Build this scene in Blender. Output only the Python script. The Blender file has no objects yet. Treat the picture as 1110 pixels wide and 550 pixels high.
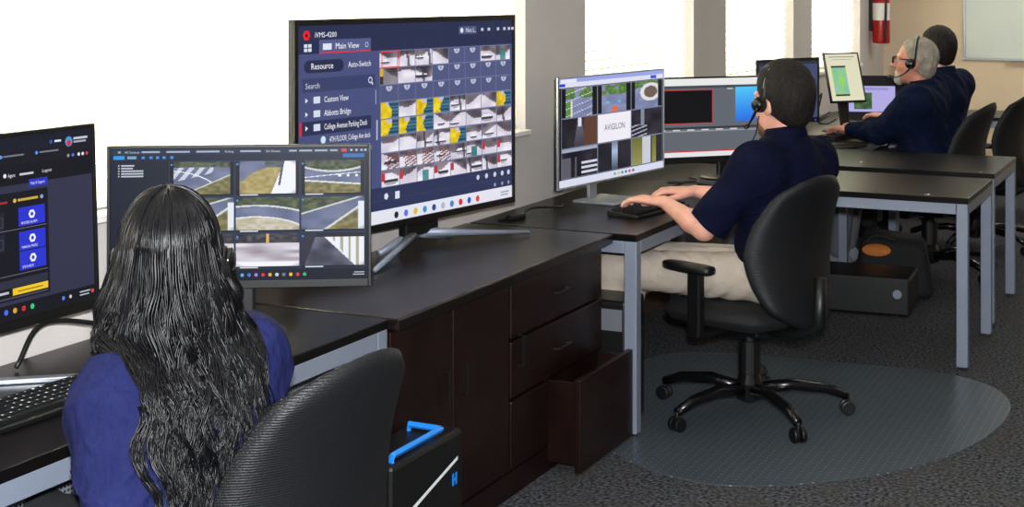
import bpy, bmesh, math, random
import numpy as np
from mathutils import Vector, Matrix, Euler
random.seed(7); np.random.seed(7)
sc = bpy.context.scene
C = sc.collection
R = math.radians

# ------------------------------------------------------------------ camera, world, lights, exposure
CAM_H, F_PX, Y0 = 1.63, 1600.0, -10.0          # height, focal length in px (1110x550), horizon row
YAW = math.atan((1331 - 555) / F_PX)            # the window wall vanishes at column 1331
cam = bpy.data.cameras.new('camera'); camo = bpy.data.objects.new('camera', cam); C.objects.link(camo)
camo.location = (0, 0, CAM_H); camo.rotation_euler = (R(90), 0, YAW)
cam.sensor_width = 36.0; cam.lens = 36.0 * F_PX / 1110.0; cam.shift_y = -(275 - Y0) / 1110.0
cam.clip_start = 0.05; cam.clip_end = 200
sc.camera = camo
sc.view_settings.view_transform = 'Standard'; sc.view_settings.look = 'None'
sc.view_settings.exposure = 0.0; sc.view_settings.gamma = 1.0; sc.view_settings.use_curve_mapping = False

world = bpy.data.worlds.new('daylight'); sc.world = world; world.use_nodes = True
bg = world.node_tree.nodes['Background']; bg.inputs[0].default_value = (0.96, 0.98, 1.0, 1); bg.inputs[1].default_value = 12.0

def lamp(name, kind, loc, energy, color=(1, 1, 1), **kw):
    l = bpy.data.lights.new(name, kind); l.energy = energy; l.color = color
    for k, v in kw.items(): setattr(l, k, v)
    o = bpy.data.objects.new(name, l); C.objects.link(o); o.location = loc
    return o
flash = lamp('camera_flash', 'SPOT', (0.05, -0.05, 1.80), 1000, (0.95, 0.97, 1.0), shadow_soft_size=0.05, spot_size=R(95), spot_blend=0.6)
flash.rotation_euler = (R(82), 0, YAW)

# ------------------------------------------------------------------ materials
def s2l(c):
    return tuple((x / 12.92 if x <= 0.04045 else ((x + 0.055) / 1.055) ** 2.4) for x in c)
def rgb(r, g, b): return s2l((r / 255, g / 255, b / 255))
MATS = {}
def mat(name, col, rough=0.5, metal=0.0, noise=None, bump=None, spec=0.5, **kw):
    """noise=(scale, amount) colour mottling, bump=(scale, strength)"""
    if name in MATS: return MATS[name]
    m = bpy.data.materials.new(name); m.use_nodes = True; MATS[name] = m
    nt = m.node_tree; b = nt.nodes['Principled BSDF']
    b.inputs['Base Color'].default_value = (*col, 1); b.inputs['Roughness'].default_value = rough
    b.inputs['Metallic'].default_value = metal; b.inputs['Specular IOR Level'].default_value = spec
    for k, v in kw.items(): b.inputs[k.replace('_', ' ')].default_value = v
    tc = nt.nodes.new('ShaderNodeTexCoord')
    if noise:
        n = nt.nodes.new('ShaderNodeTexNoise'); n.inputs['Scale'].default_value = noise[0]; n.inputs['Detail'].default_value = 6
        nt.links.new(tc.outputs['Object'], n.inputs['Vector'])
        r = nt.nodes.new('ShaderNodeValToRGB'); a = noise[1]
        r.color_ramp.elements[0].position = 0.3; r.color_ramp.elements[1].position = 0.7
        r.color_ramp.elements[0].color = (*[max(0, x * (1 - a)) for x in col], 1)
        r.color_ramp.elements[1].color = (*[min(1, x * (1 + a)) for x in col], 1)
        nt.links.new(n.outputs['Fac'], r.inputs[0]); nt.links.new(r.outputs[0], b.inputs['Base Color'])
    if bump:
        n2 = nt.nodes.new('ShaderNodeTexNoise'); n2.inputs['Scale'].default_value = bump[0]; n2.inputs['Detail'].default_value = 4
        mp = nt.nodes.new('ShaderNodeMapping')
        if len(bump) > 2: mp.inputs['Scale'].default_value = bump[2]
        nt.links.new(tc.outputs['Object'], mp.inputs[0]); nt.links.new(mp.outputs[0], n2.inputs['Vector'])
        bn = nt.nodes.new('ShaderNodeBump'); bn.inputs['Strength'].default_value = bump[1]; bn.inputs['Distance'].default_value = 0.01
        nt.links.new(n2.outputs['Fac'], bn.inputs['Height']); nt.links.new(bn.outputs[0], b.inputs['Normal'])
    return m

M_wall = mat('wall_paint', rgb(206, 200, 196), 0.85, bump=(220, 0.08), noise=(3, 0.03))
M_wallb = mat('back_wall_paint', rgb(222, 201, 172), 0.85, bump=(220, 0.08), noise=(3, 0.03))
M_ceil = mat('ceiling_tile', rgb(225, 222, 215), 0.9, bump=(90, 0.3))
M_white = mat('white_trim', rgb(238, 236, 230), 0.5)
M_base = mat('dark_baseboard', rgb(62, 48, 40), 0.6)
M_black = mat('black_plastic', rgb(10, 11, 12), 0.42, bump=(500, 0.05))
M_black2 = mat('black_gloss', rgb(12, 12, 14), 0.22)
M_fabric = mat('black_fabric', rgb(15, 16, 18), 0.75, bump=(420, 0.35), noise=(60, 0.15))
M_top = mat('black_laminate', rgb(13, 11, 11), 0.3, spec=0.22, bump=(350, 0.04), noise=(18, 0.12))
M_steel = mat('silver_grey_steel', rgb(132, 141, 158), 0.45, 0.25, bump=(600, 0.05))
M_alu = mat('brushed_aluminium', rgb(176, 182, 190), 0.32, 0.75)
M_chrome = mat('chrome', rgb(215, 215, 218), 0.15, 1.0)
M_wood = mat('dark_mahogany', rgb(26, 10, 9), 0.36, spec=0.3, noise=(9, 0.35), bump=(40, 0.06, (1, 12, 1)))
M_woodtop = mat('dark_mahogany_top', rgb(18, 11, 11), 0.28, spec=0.4, noise=(9, 0.25))
M_navy = mat('navy_knit', rgb(11, 15, 40), 0.9, spec=0.1, bump=(14, 0.55), noise=(8, 0.15), Sheen_Weight=0.0)
M_navy2 = mat('navy_jacket', rgb(13, 24, 50), 0.9, spec=0.1, bump=(16, 0.7), noise=(8, 0.15))
M_blue = mat('royal_navy_blouse', rgb(26, 31, 74), 0.8, spec=0.12, bump=(11, 0.8, (1, 1, 0.6)), noise=(6, 0.15), Sheen_Weight=0.0)
M_khaki = mat('khaki_cotton', rgb(182, 170, 156), 0.85, bump=(18, 0.8), noise=(10, 0.08))
M_greyp = mat('grey_trousers', rgb(98, 100, 106), 0.85, bump=(18, 0.6))
M_darkp = mat('dark_trousers', rgb(28, 29, 34), 0.85, bump=(18, 0.6))
M_skin = mat('light_skin', rgb(222, 163, 144), 0.5, bump=(160, 0.1), noise=(25, 0.07), Subsurface_Weight=0.08)
M_skin2 = mat('ruddy_skin', rgb(206, 140, 118), 0.5, bump=(160, 0.1), noise=(25, 0.08), Subsurface_Weight=0.08)
M_hairb = mat('black_hair', rgb(7, 7, 10), 0.34, spec=0.3)
for _m, _d in ((M_blue, 0.045), (M_navy, 0.02), (M_navy2, 0.03), (M_khaki, 0.012)):
    for _n in _m.node_tree.nodes:
        if _n.type == 'BUMP': _n.inputs['Distance'].default_value = _d
M_hairs = mat('black_hair_scalp', rgb(10, 10, 12), 0.6, spec=0.3)
M_hairbr = mat('dark_brown_hair', rgb(24, 19, 17), 0.62, spec=0.3, bump=(170, 0.9, (1, 1, 0.16)), noise=(60, 0.3))
M_hairg = mat('grey_hair', rgb(150, 142, 130), 0.6, bump=(120, 0.9, (1, 1, 0.25)), noise=(16, 0.45))
M_beard = mat('white_beard', rgb(205, 198, 188), 0.7, bump=(150, 0.9), noise=(60, 0.15))
M_stub = mat('brown_stubble', rgb(112, 76, 58), 0.7, bump=(220, 0.6), noise=(120, 0.25))
M_eye = mat('eye_white', rgb(235, 230, 225), 0.2)
M_iris = mat('iris', rgb(50, 40, 30), 0.2)
M_leather = mat('black_leather', rgb(18, 17, 17), 0.35)
M_shoe = mat('grey_mesh_shoe', rgb(132, 136, 142), 0.75, bump=(200, 0.4))
M_red = mat('extinguisher_red', rgb(172, 22, 24), 0.28)
M_yellow = mat('sign_yellow', rgb(222, 186, 40), 0.5)
M_blueh = mat('bright_blue_plastic', rgb(30, 128, 220), 0.35)
M_whitem = mat('white_stripe', rgb(232, 236, 240), 0.35)
M_wb = mat('whiteboard_enamel', rgb(214, 222, 216), 0.22)
M_orange = mat('orange_lining', rgb(190, 110, 40), 0.7)
M_cable = mat('black_cable', rgb(14, 14, 15), 0.4)
M_keys = mat('keycap_black', rgb(14, 15, 17), 0.6, spec=0.3)
M_legend = mat('keycap_legend', rgb(240, 248, 252), 0.5)

def glass_mat():
    m = bpy.data.materials.new('window_glass'); m.use_nodes = True; nt = m.node_tree
    nt.nodes.remove(nt.nodes['Principled BSDF']); out = nt.nodes['Material Output']
    t = nt.nodes.new('ShaderNodeBsdfTransparent'); g = nt.nodes.new('ShaderNodeBsdfGlossy'); g.inputs['Roughness'].default_value = 0.02
    mx = nt.nodes.new('ShaderNodeMixShader'); fr = nt.nodes.new('ShaderNodeFresnel'); fr.inputs[0].default_value = 1.3
    nt.links.new(fr.outputs[0], mx.inputs[0]); nt.links.new(t.outputs[0], mx.inputs[1]); nt.links.new(g.outputs[0], mx.inputs[2])
    nt.links.new(mx.outputs[0], out.inputs[0]); return m
M_glass = glass_mat()
def slat_mat():
    m = bpy.data.materials.new('blind_slat'); m.use_nodes = True; nt = m.node_tree
    nt.nodes.remove(nt.nodes['Principled BSDF']); out = nt.nodes['Material Output']
    d = nt.nodes.new('ShaderNodeBsdfDiffuse'); d.inputs[0].default_value = (*rgb(244, 240, 226), 1)
    t = nt.nodes.new('ShaderNodeBsdfTranslucent'); t.inputs[0].default_value = (*rgb(250, 244, 214), 1)
    mx = nt.nodes.new('ShaderNodeMixShader'); mx.inputs[0].default_value = 0.5
    nt.links.new(d.outputs[0], mx.inputs[1]); nt.links.new(t.outputs[0], mx.inputs[2]); nt.links.new(mx.outputs[0], out.inputs[0]); return m
M_slat = slat_mat()
def carpet_mat():
    m = mat('carpet', rgb(58, 60, 64), 0.95); nt = m.node_tree; b = nt.nodes['Principled BSDF']; b.inputs['Specular IOR Level'].default_value = 0.1
    tc = nt.nodes.new('ShaderNodeTexCoord')
    n1 = nt.nodes.new('ShaderNodeTexNoise'); n1.inputs['Scale'].default_value = 75; n1.inputs['Detail'].default_value = 3
    mp = nt.nodes.new('ShaderNodeMapping'); mp.inputs['Scale'].default_value = (1, 0.35, 1)
    n2 = nt.nodes.new('ShaderNodeTexNoise'); n2.inputs['Scale'].default_value = 9; n2.inputs['Detail'].default_value = 5
    nt.links.new(tc.outputs['Object'], n1.inputs['Vector']); nt.links.new(tc.outputs['Object'], mp.inputs[0]); nt.links.new(mp.outputs[0], n2.inputs['Vector'])
    r1 = nt.nodes.new('ShaderNodeValToRGB'); r1.color_ramp.elements[0].position = 0.38; r1.color_ramp.elements[1].position = 0.66
    r1.color_ramp.elements[0].color = (*rgb(26, 28, 32), 1); r1.color_ramp.elements[1].color = (*rgb(102, 104, 110), 1)
    r2 = nt.nodes.new('ShaderNodeValToRGB'); r2.color_ramp.elements[0].position = 0.42; r2.color_ramp.elements[1].position = 0.66
    r2.color_ramp.elements[0].color = (0, 0, 0, 1); r2.color_ramp.elements[1].color = (0.55, 0.55, 0.55, 1)
    mx = nt.nodes.new('ShaderNodeMixRGB'); mx.inputs[2].default_value = (*rgb(72, 70, 67), 1)
    nt.links.new(n1.outputs['Fac'], r1.inputs[0]); nt.links.new(n2.outputs['Fac'], r2.inputs[0])
    nt.links.new(r2.outputs[0], mx.inputs[0]); nt.links.new(r1.outputs[0], mx.inputs[1]); nt.links.new(mx.outputs[0], b.inputs['Base Color'])
    bn = nt.nodes.new('ShaderNodeBump'); bn.inputs['Strength'].default_value = 0.6; bn.inputs['Distance'].default_value = 0.01
    nt.links.new(n1.outputs['Fac'], bn.inputs['Height']); nt.links.new(bn.outputs[0], b.inputs['Normal']); return m
M_carpet = carpet_mat()
def dots_mat(name, base, dot, scale, rough, size, alpha=1.0, bump=0.0):
    """a regular grid of dots over object XY"""
    m = mat(name, base, rough); nt = m.node_tree; b = nt.nodes['Principled BSDF']
    tc = nt.nodes.new('ShaderNodeTexCoord'); v = nt.nodes.new('ShaderNodeTexVoronoi'); v.inputs['Randomness'].default_value = 0.0
    v.inputs['Scale'].default_value = scale; nt.links.new(tc.outputs['Object'], v.inputs['Vector'])
    lt = nt.nodes.new('ShaderNodeMath'); lt.operation = 'LESS_THAN'; lt.inputs[1].default_value = size
    nt.links.new(v.outputs['Distance'], lt.inputs[0])
    mx = nt.nodes.new('ShaderNodeMixRGB'); mx.inputs[1].default_value = (*base, 1); mx.inputs[2].default_value = (*dot, 1)
    nt.links.new(lt.outputs[0], mx.inputs[0]); nt.links.new(mx.outputs[0], b.inputs['Base Color'])
    b.inputs['Alpha'].default_value = alpha
    if bump:
        bn = nt.nodes.new('ShaderNodeBump'); bn.inputs['Strength'].default_value = bump; bn.inputs['Distance'].default_value = 0.004
        nt.links.new(lt.outputs[0], bn.inputs['Height']); nt.links.new(bn.outputs[0], b.inputs['Normal'])
    return m
M_mat = dots_mat('vinyl_chair_mat', rgb(80, 90, 98), rgb(165, 175, 182), 34, 0.3, 0.2, 0.72, 0.5)
M_perf = dots_mat('perforated_steel', rgb(108, 112, 118), rgb(8, 8, 9), 95, 0.5, 0.3)
def weave_mat():
    m = mat('chair_weave', rgb(16, 18, 21), 0.5, spec=0.35); nt = m.node_tree; b = nt.nodes['Principled BSDF']
    tc = nt.nodes.new('ShaderNodeTexCoord'); w = nt.nodes.new('ShaderNodeTexWave'); w.bands_direction = 'Z'; w.inputs['Scale'].default_value = 62; w.inputs['Distortion'].default_value = 0.6
    v = nt.nodes.new('ShaderNodeTexVoronoi'); v.inputs['Scale'].default_value = 160
    ad = nt.nodes.new('ShaderNodeMath'); ad.operation = 'MULTIPLY'
    nt.links.new(tc.outputs['Object'], w.inputs['Vector']); nt.links.new(tc.outputs['Object'], v.inputs['Vector'])
    nt.links.new(w.outputs['Fac'], ad.inputs[0]); nt.links.new(v.outputs['Distance'], ad.inputs[1])
    bn = nt.nodes.new('ShaderNodeBump'); bn.inputs['Strength'].default_value = 0.22; bn.inputs['Distance'].default_value = 0.01
    nt.links.new(ad.outputs[0], bn.inputs['Height']); nt.links.new(bn.outputs[0], b.inputs['Normal']); return m
M_weave = weave_mat()
def screen_mat():
    m = bpy.data.materials.new('lit_display'); m.use_nodes = True; nt = m.node_tree; b = nt.nodes['Principled BSDF']
    a = nt.nodes.new('ShaderNodeVertexColor'); a.layer_name = 'Col'
    b.inputs['Base Color'].default_value = (0.004, 0.004, 0.005, 1); b.inputs['Roughness'].default_value = 0.35; b.inputs['Specular IOR Level'].default_value = 0.15
    nt.links.new(a.outputs['Color'], b.inputs['Emission Color']); b.inputs['Emission Strength'].default_value = 1.0; return m
M_screen = screen_mat()
def emit_mat(name, col, st):
    m = mat(name, col, 0.4); b = m.node_tree.nodes['Principled BSDF']
    b.inputs['Emission Color'].default_value = (*col, 1); b.inputs['Emission Strength'].default_value = st; return m
M_led = emit_mat('blue_power_light', rgb(60, 90, 255), 2.0)
M_ledr = emit_mat('red_power_light', rgb(255, 40, 30), 1.5)

# ------------------------------------------------------------------ mesh helpers
class MB:
    def __init__(s): s.v = []; s.f = []
    def add(s, vs, fs):
        n = len(s.v); s.v += [tuple(p) for p in vs]; s.f += [tuple(i + n for i in q) for q in fs]; return s
    def box(s, x0, x1, y0, y1, z0, z1):
        v = [(x, y, z) for x in (x0, x1) for y in (y0, y1) for z in (z0, z1)]
        return s.add(v, [(0, 1, 3, 2), (4, 6, 7, 5), (0, 4, 5, 1), (2, 3, 7, 6), (0, 2, 6, 4), (1, 5, 7, 3)])
    def tube(s, pts, r, n=8, cap=True, ell=None):
        """tube along points; r number or list; ell = (normal-ish vector, squash)"""
        pts = [Vector(p) for p in pts]; m = len(pts); rr = r if hasattr(r, '__len__') else [r] * m
        up = None; rings = []
        for i, p in enumerate(pts):
            t = (pts[min(i + 1, m - 1)] - pts[max(i - 1, 0)]).normalized()
            if up is None:
                up = Vector((0, 0, 1)) if abs(t.z) < 0.9 else Vector((1, 0, 0))
            a = (up - t * up.dot(t))
            a = a.normalized() if a.length > 1e-6 else t.orthogonal().normalized()
            up = a; b = t.cross(a)
            rings.append([p + (a * math.cos(k * 2 * math.pi / n) + b * math.sin(k * 2 * math.pi / n)) * rr[i] for k in range(n)])
        v = [q for g in rings for q in g]; f = []
        for i in range(m - 1):
            for k in range(n):
                f.append((i * n + k, i * n + (k + 1) % n, (i + 1) * n + (k + 1) % n, (i + 1) * n + k))
        if cap: f.append(tuple(range(n - 1, -1, -1))); f.append(tuple((m - 1) * n + k for k in range(n)))
        return s.add(v, f)
    def lathe(s, prof, n=20, c=(0, 0, 0), axis='z', cap=True):
        v = []; f = []; m = len(prof)
        for r, h in prof:
            for k in range(n):
                a = 2 * math.pi * k / n; x, y = r * math.cos(a), r * math.sin(a)
                p = {'z': (x, y, h), 'x': (h, x, y), 'y': (x, h, y)}[axis]
                v.append((p[0] + c[0], p[1] + c[1], p[2] + c[2]))
        for i in range(m - 1):
            for k in range(n):
                f.append((i * n + k, i * n + (k + 1) % n, (i + 1) * n + (k + 1) % n, (i + 1) * n + k))
        if cap: f.append(tuple(range(n - 1, -1, -1))); f.append(tuple((m - 1) * n + k for k in range(n)))
        return s.add(v, f)
    def prism(s, poly, z0, z1):
        n = len(poly); v = [(x, y, z0) for x, y in poly] + [(x, y, z1) for x, y in poly]
        f = [tuple(range(n - 1, -1, -1)), tuple(range(n, 2 * n))] + [(i, (i + 1) % n, n + (i + 1) % n, n + i) for i in range(n)]
        return s.add(v, f)
    def xf(s, M): s.v = [tuple(M @ Vector(p)) for p in s.v]; return s
    def mesh(s, name, m, smooth=False):
        me = bpy.data.meshes.new(name); me.from_pydata(s.v, [], s.f); me.update()
        bm = bmesh.new(); bm.from_mesh(me); bmesh.ops.recalc_face_normals(bm, faces=bm.faces); bm.to_mesh(me); bm.free()
        me.materials.append(m)
        if smooth: me.polygons.foreach_set('use_smooth', [True] * len(me.polygons))
        return me
    def build(s, name, m, parent=None, bevel=0.0, smooth=False, seg=2, subsurf=0):
        o = bpy.data.objects.new(name, s.mesh(name, m, smooth)); C.objects.link(o)
        if parent: o.parent = parent
        if bevel:
            b = o.modifiers.new('bevel', 'BEVEL'); b.width = bevel; b.segments = seg; b.limit_method = 'ANGLE'; b.angle_limit = R(40); b.harden_normals = False
        if subsurf:
            d = o.modifiers.new('sub', 'SUBSURF'); d.levels = subsurf; d.render_levels = subsurf
        return o
def box(name, m, x0, x1, y0, y1, z0, z1, parent=None, bevel=0.0):
    return MB().box(x0, x1, y0, y1, z0, z1).build(name, m, parent, bevel)
def tag(o, label=None, cat=None, group=None, kind=None):
    if label: o['label'] = label
    if cat: o['category'] = cat
    if group: o['group'] = group
    if kind: o['kind'] = kind
    return o
def empty(name, loc=(0, 0, 0), rz=0.0):
    o = bpy.data.objects.new(name, None); C.objects.link(o); o.location = loc; o.rotation_euler = (0, 0, rz); o.empty_display_size = 0.1; return o
def copy_tree(o, parent=None):
    c = o.copy(); C.objects.link(c); c.parent = parent
    for ch in o.children: copy_tree(ch, c)
    return c
def bez(pts, n=10):
    """Catmull-Rom through points"""
    P = [Vector(p) for p in pts]; P = [P[0] * 2 - P[1]] + P + [P[-1] * 2 - P[-2]]; out = []
    for i in range(1, len(P) - 2):
        for k in range(n):
            t = k / n; a, b, c, d = P[i - 1], P[i], P[i + 1], P[i + 2]
            out.append(0.5 * ((2 * b) + (c - a) * t + (2 * a - 5 * b + 4 * c - d) * t * t + (3 * b - a - 3 * c + d) * t ** 3))
    out.append(P[-2]); return out

# ------------------------------------------------------------------ the setting
XW, YB, XR, YN, ZC = -2.64, 12.70, 4.2, -2.2, 2.65
tag(box('floor', M_carpet, XW - 0.2, XR + 0.1, YN - 0.1, YB + 0.2, -0.1, 0.0), kind='structure')
tag(box('ceiling', M_ceil, XW - 0.2, XR + 0.1, YN - 0.1, YB + 0.2, ZC, ZC + 0.1), kind='structure')
SILL, WTOP = 1.03, 2.25
WINS = [(0.10, 1.75), (2.05, 5.57), (6.21, 7.73), (8.31, 9.80), (10.29, 11.80)]
w = MB(); w.box(XW - 0.2, XW, YN - 0.1, YB + 0.2, -0.05, SILL); w.box(XW - 0.2, XW, YN - 0.1, YB + 0.2, WTOP, ZC + 0.05)
ys = [YN - 0.1] + [q for p in WINS for q in p] + [YB + 0.2]
for i in range(0, len(ys), 2): w.box(XW - 0.2, XW, ys[i], ys[i + 1], SILL, WTOP)
tag(w.build('wall_left', M_wall), kind='structure')
tag(box('wall_back', M_wallb, XW - 0.2, XR + 0.1, YB, YB + 0.2, -0.05, ZC + 0.05), kind='structure')
tag(box('wall_right', M_wallb, XR, XR + 0.1, YN - 0.1, YB + 0.2, -0.05, ZC + 0.05), kind='structure')
tag(box('wall_front', M_wallb, XW - 0.2, XR + 0.1, YN - 0.1, YN, -0.05, ZC + 0.05), kind='structure')
tag(box('baseboard_back', M_base, XW, XR, YB - 0.015, YB, 0, 0.10), kind='structure')
tag(box('baseboard_left', M_base, XW, XW + 0.012, YN, YB - 0.015, 0, 0.10), kind='structure')

slat_me = None
for i, (a, b) in enumerate(WINS):
    wn = empty('window_%d' % (i + 1), (XW, (a + b) / 2, SILL)); tag(wn, kind='structure')
    hw = (b - a) / 2; H = WTOP - SILL
    fr = MB()
    fr.box(-0.19, -0.14, -hw, -hw + 0.05, 0, H); fr.box(-0.19, -0.14, hw - 0.05, hw, 0, H)
    fr.box(-0.19, -0.14, -hw + 0.05, hw - 0.05, 0, 0.05); fr.box(-0.19, -0.14, -hw + 0.05, hw - 0.05, H - 0.05, H)
    fr.box(-0.185, -0.145, -hw + 0.05, hw - 0.05, H * 0.52, H * 0.52 + 0.04)
    fr.build('window_frame', M_white, wn)
    box('pane', M_glass, -0.168, -0.164, -hw + 0.05, hw - 0.05, 0.05, H * 0.52, wn)
    box('pane', M_glass, -0.168, -0.164, -hw + 0.05, hw - 0.05, H * 0.52 + 0.04, H - 0.05, wn)
    box('window_sill', M_white, -0.14, 0.03, -hw, hw, -0.0, 0.022, wn, 0.004)
    box('head_rail', M_white, -0.09, -0.03, -hw + 0.006, hw - 0.006, H - 0.05, H, wn)
    zz = 0.075; sm = MB(); n = 4; v = []
    # one slat: a shallow curved strip
    th = R(68) if i == 1 else R(57.5); prof = []
    for k in range(n + 1):
        t = (k / n - 0.5) * 0.05; prof.append((t * math.cos(th), t * math.sin(th) + 0.0025 * (1 - (2 * k / n - 1) ** 2)))
    for (px, pz) in prof: v.append((px, -hw + 0.008, pz)); v.append((px, hw - 0.008, pz))
    sm.add(v, [(2 * k, 2 * k + 1, 2 * k + 3, 2 * k + 2) for k in range(n)])
    me = sm.mesh('slat', M_slat, True)
    while zz < H - 0.06:
        o = bpy.data.objects.new('slat', me); C.objects.link(o); o.parent = wn; o.location = (-0.06, 0, zz)
        zz += 0.0435
    box('bottom_rail', M_white, -0.085, -0.035, -hw + 0.008, hw - 0.008, 0.026, 0.045, wn, 0.004)
    for yy in (-hw * 0.62, hw * 0.62):
        box('ladder_cord', M_white, -0.031, -0.029, yy - 0.002, yy + 0.002, 0.045, H - 0.05, wn)

# unseen ceiling panels added as fill light, stronger near the back wall
M_diff = emit_mat('fill_diffuser', (1.0, 0.97, 0.92), 3.0); M_diff2 = emit_mat('fill_diffuser_bright', (1.0, 0.97, 0.92), 11.0)
k = 0
for (x, y) in ((-0.9, 3.0), (-0.9, 7.0), (-0.9, 11.0), (2.2, 3.0), (2.2, 7.0), (2.2, 11.0)):
    t = empty('added_ceiling_light', (x, y, ZC))
    names = ['nearest the camera over the aisle', 'over the aisle beside the middle desks', 'over the aisle near the whiteboard', 'near the right wall at the camera end', 'near the right wall halfway along', 'near the right wall at the whiteboard end']
    tag(t, 'added unseen white ceiling fill panel ' + names[k], 'ceiling light', 'added ceiling fill panels'); k += 1
    f = MB(); f.box(-0.31, 0.31, -0.61, -0.59, -0.02, 0); f.box(-0.31, 0.31, 0.59, 0.61, -0.02, 0); f.box(-0.31, -0.29, -0.59, 0.59, -0.02, 0); f.box(0.29, 0.31, -0.59, 0.59, -0.02, 0)
    f.build('frame', M_white, t); box('diffuser', M_diff2 if y > 10 else M_diff, -0.29, 0.29, -0.59, 0.59, -0.012, -0.002, t)

# whiteboard, extinguisher, sign on the far walls
wb = empty('whiteboard', (-1.04, YB, 1.055)); tag(wb, 'large white dry-erase board with thin metal frame on the far wall', 'whiteboard')
WBW = 0.92
box('board', M_wb, -WBW, WBW, -0.018, -0.002, 0.02, 1.2, wb)
f = MB(); f.box(-WBW - 0.02, WBW + 0.02, -0.024, 0, 0, 0.02); f.box(-WBW - 0.02, WBW + 0.02, -0.024, 0, 1.2, 1.22); f.box(-WBW - 0.02, -WBW, -0.024, 0, 0.02, 1.2); f.box(WBW, WBW + 0.02, -0.024, 0, 0.02, 1.2)
f.build('frame', M_alu, wb, 0.003)
box('pen_tray', M_alu, -0.6, 0.6, -0.07, -0.024, 0.0, 0.012, wb, 0.003)

fe = empty('fire_extinguisher', (XW + 0.095, 12.15, 1.20)); tag(fe, 'red fire extinguisher with black hose hung on the wall by the far corner', 'extinguisher')
MB().lathe([(0.03, 0), (0.066, 0.004), (0.07, 0.02), (0.07, 0.36), (0.055, 0.41), (0.025, 0.44), (0.02, 0.47)], 24).build('cylinder', M_red, fe, smooth=True)
MB().lathe([(0.0715, 0.19), (0.0715, 0.33)], 24, cap=False).build('instruction_label', M_white, fe, smooth=True)
hd = MB(); hd.box(-0.015, 0.10, -0.012, 0.012, 0.47, 0.50); hd.box(-0.02, 0.12, -0.008, 0.008, 0.53, 0.545); hd.box(-0.02, 0.0, -0.008, 0.008, 0.50, 0.53); hd.build('handle', M_black, fe, 0.003)
MB().lathe([(0.018, -0.006), (0.018, 0.006)], 14, (0.0, -0.02, 0.485), 'y').build('gauge', M_chrome, fe)
MB().tube(bez([(0, -0.02, 0.48), (0.05, -0.075, 0.44), (0.055, -0.085, 0.30), (0.05, -0.08, 0.10), (0.05, -0.08, 0.02)]), 0.011, 8).build('hose', M_black, fe, smooth=True)
box('bracket', M_black, -0.095, -0.068, -0.03, 0.03, 0.1, 0.4, fe)
sg = box('extinguisher_sign', M_yellow, XW, XW + 0.004, 12.26, 12.46, 1.52, 1.95); tag(sg, 'yellow wall sign above the fire extinguisher', 'sign')

# ------------------------------------------------------------------ desks
def desk(label, x0, x1, y0, y1, zt=0.74, panel=None):
    d = empty('desk', ((x0 + x1) / 2, (y0 + y1) / 2, 0)); tag(d, label, 'desk', 'black-topped steel frame desks')
    hx, hy = (x1 - x0) / 2, (y1 - y0) / 2; L = 0.048
    box('tabletop', M_top, -hx, hx, -hy, hy, zt - 0.026, zt, d, 0.003)
    zl = zt - 0.026
    for sx in (-1, 1):
        for sy in (-1, 1):
            cx, cy = sx * (hx - L / 2 - 0.002), sy * (hy - L / 2 - 0.002)
            lg = box('leg', M_steel, cx - L / 2, cx + L / 2, cy - L / 2, cy + L / 2, 0.012, zl, d, 0.003)
            box('glide', M_black, cx - L / 2 + 0.004, cx + L / 2 - 0.004, cy - L / 2 + 0.004, cy + L / 2 - 0.004, 0, 0.012, lg)
    for sy in (-1, 1):
        cy = sy * (hy - L / 2 - 0.002); box('rail', M_steel, -hx + L + 0.003, hx - L - 0.003, cy - L / 2, cy + L / 2, zl - 0.046, zl, d, 0.002)
    for sx in (-1, 1):
        cx = sx * (hx - L / 2 - 0.002); box('rail', M_steel, cx - L / 2, cx + L / 2, -hy + L + 0.003, hy - L - 0.003, zl - 0.046, zl, d, 0.002)
    if panel == 'mesh':
        box('perforated_panel', M_perf, hx - 0.16, hx - 0.15, -hy + 0.06, hy - 0.06, 0.30, zl - 0.06, d)
    return d
deskL = desk('black desk with perforated panel where the long-haired woman sits', -2.62, -2.045, 1.85, 3.45, panel='mesh')
deskA = desk('black desk along the wall under the hands of the man in khaki trousers', -2.62, -1.935, 5.03, 6.52)
desk3 = desk('black return desk with pale steel legs behind the swivel chair on the mat', -2.60, -1.0, 6.535, 7.28)
desk4 = desk('black return desk second from the chair mat, in front of the man with glasses', -2.60, -1.02, 7.47, 8.29)
deskB = desk('black desk along the wall carrying the keyboard of the man with glasses', -2.62, -1.93, 8.30, 9.72)
deskC = desk('black desk along the wall carrying the open laptop', -2.62, -1.93, 9.73, 10.78)
desk5 = desk('black return desk farthest away below the whiteboard', -2.60, -0.7, 10.79, 11.45)
for dk, pts in ((desk3, ((-0.02, -0.02), (0.62, -0.335))), (desk4, ((0.10, -0.22), (0.72, -0.375)))):
    for (gx, gy) in pts:
        MB().lathe([(0.012, 0.74), (0.012, 0.744), (0.006, 0.746)], 12, (gx, gy, 0)).build('screw_cap', M_chrome, dk)

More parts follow.
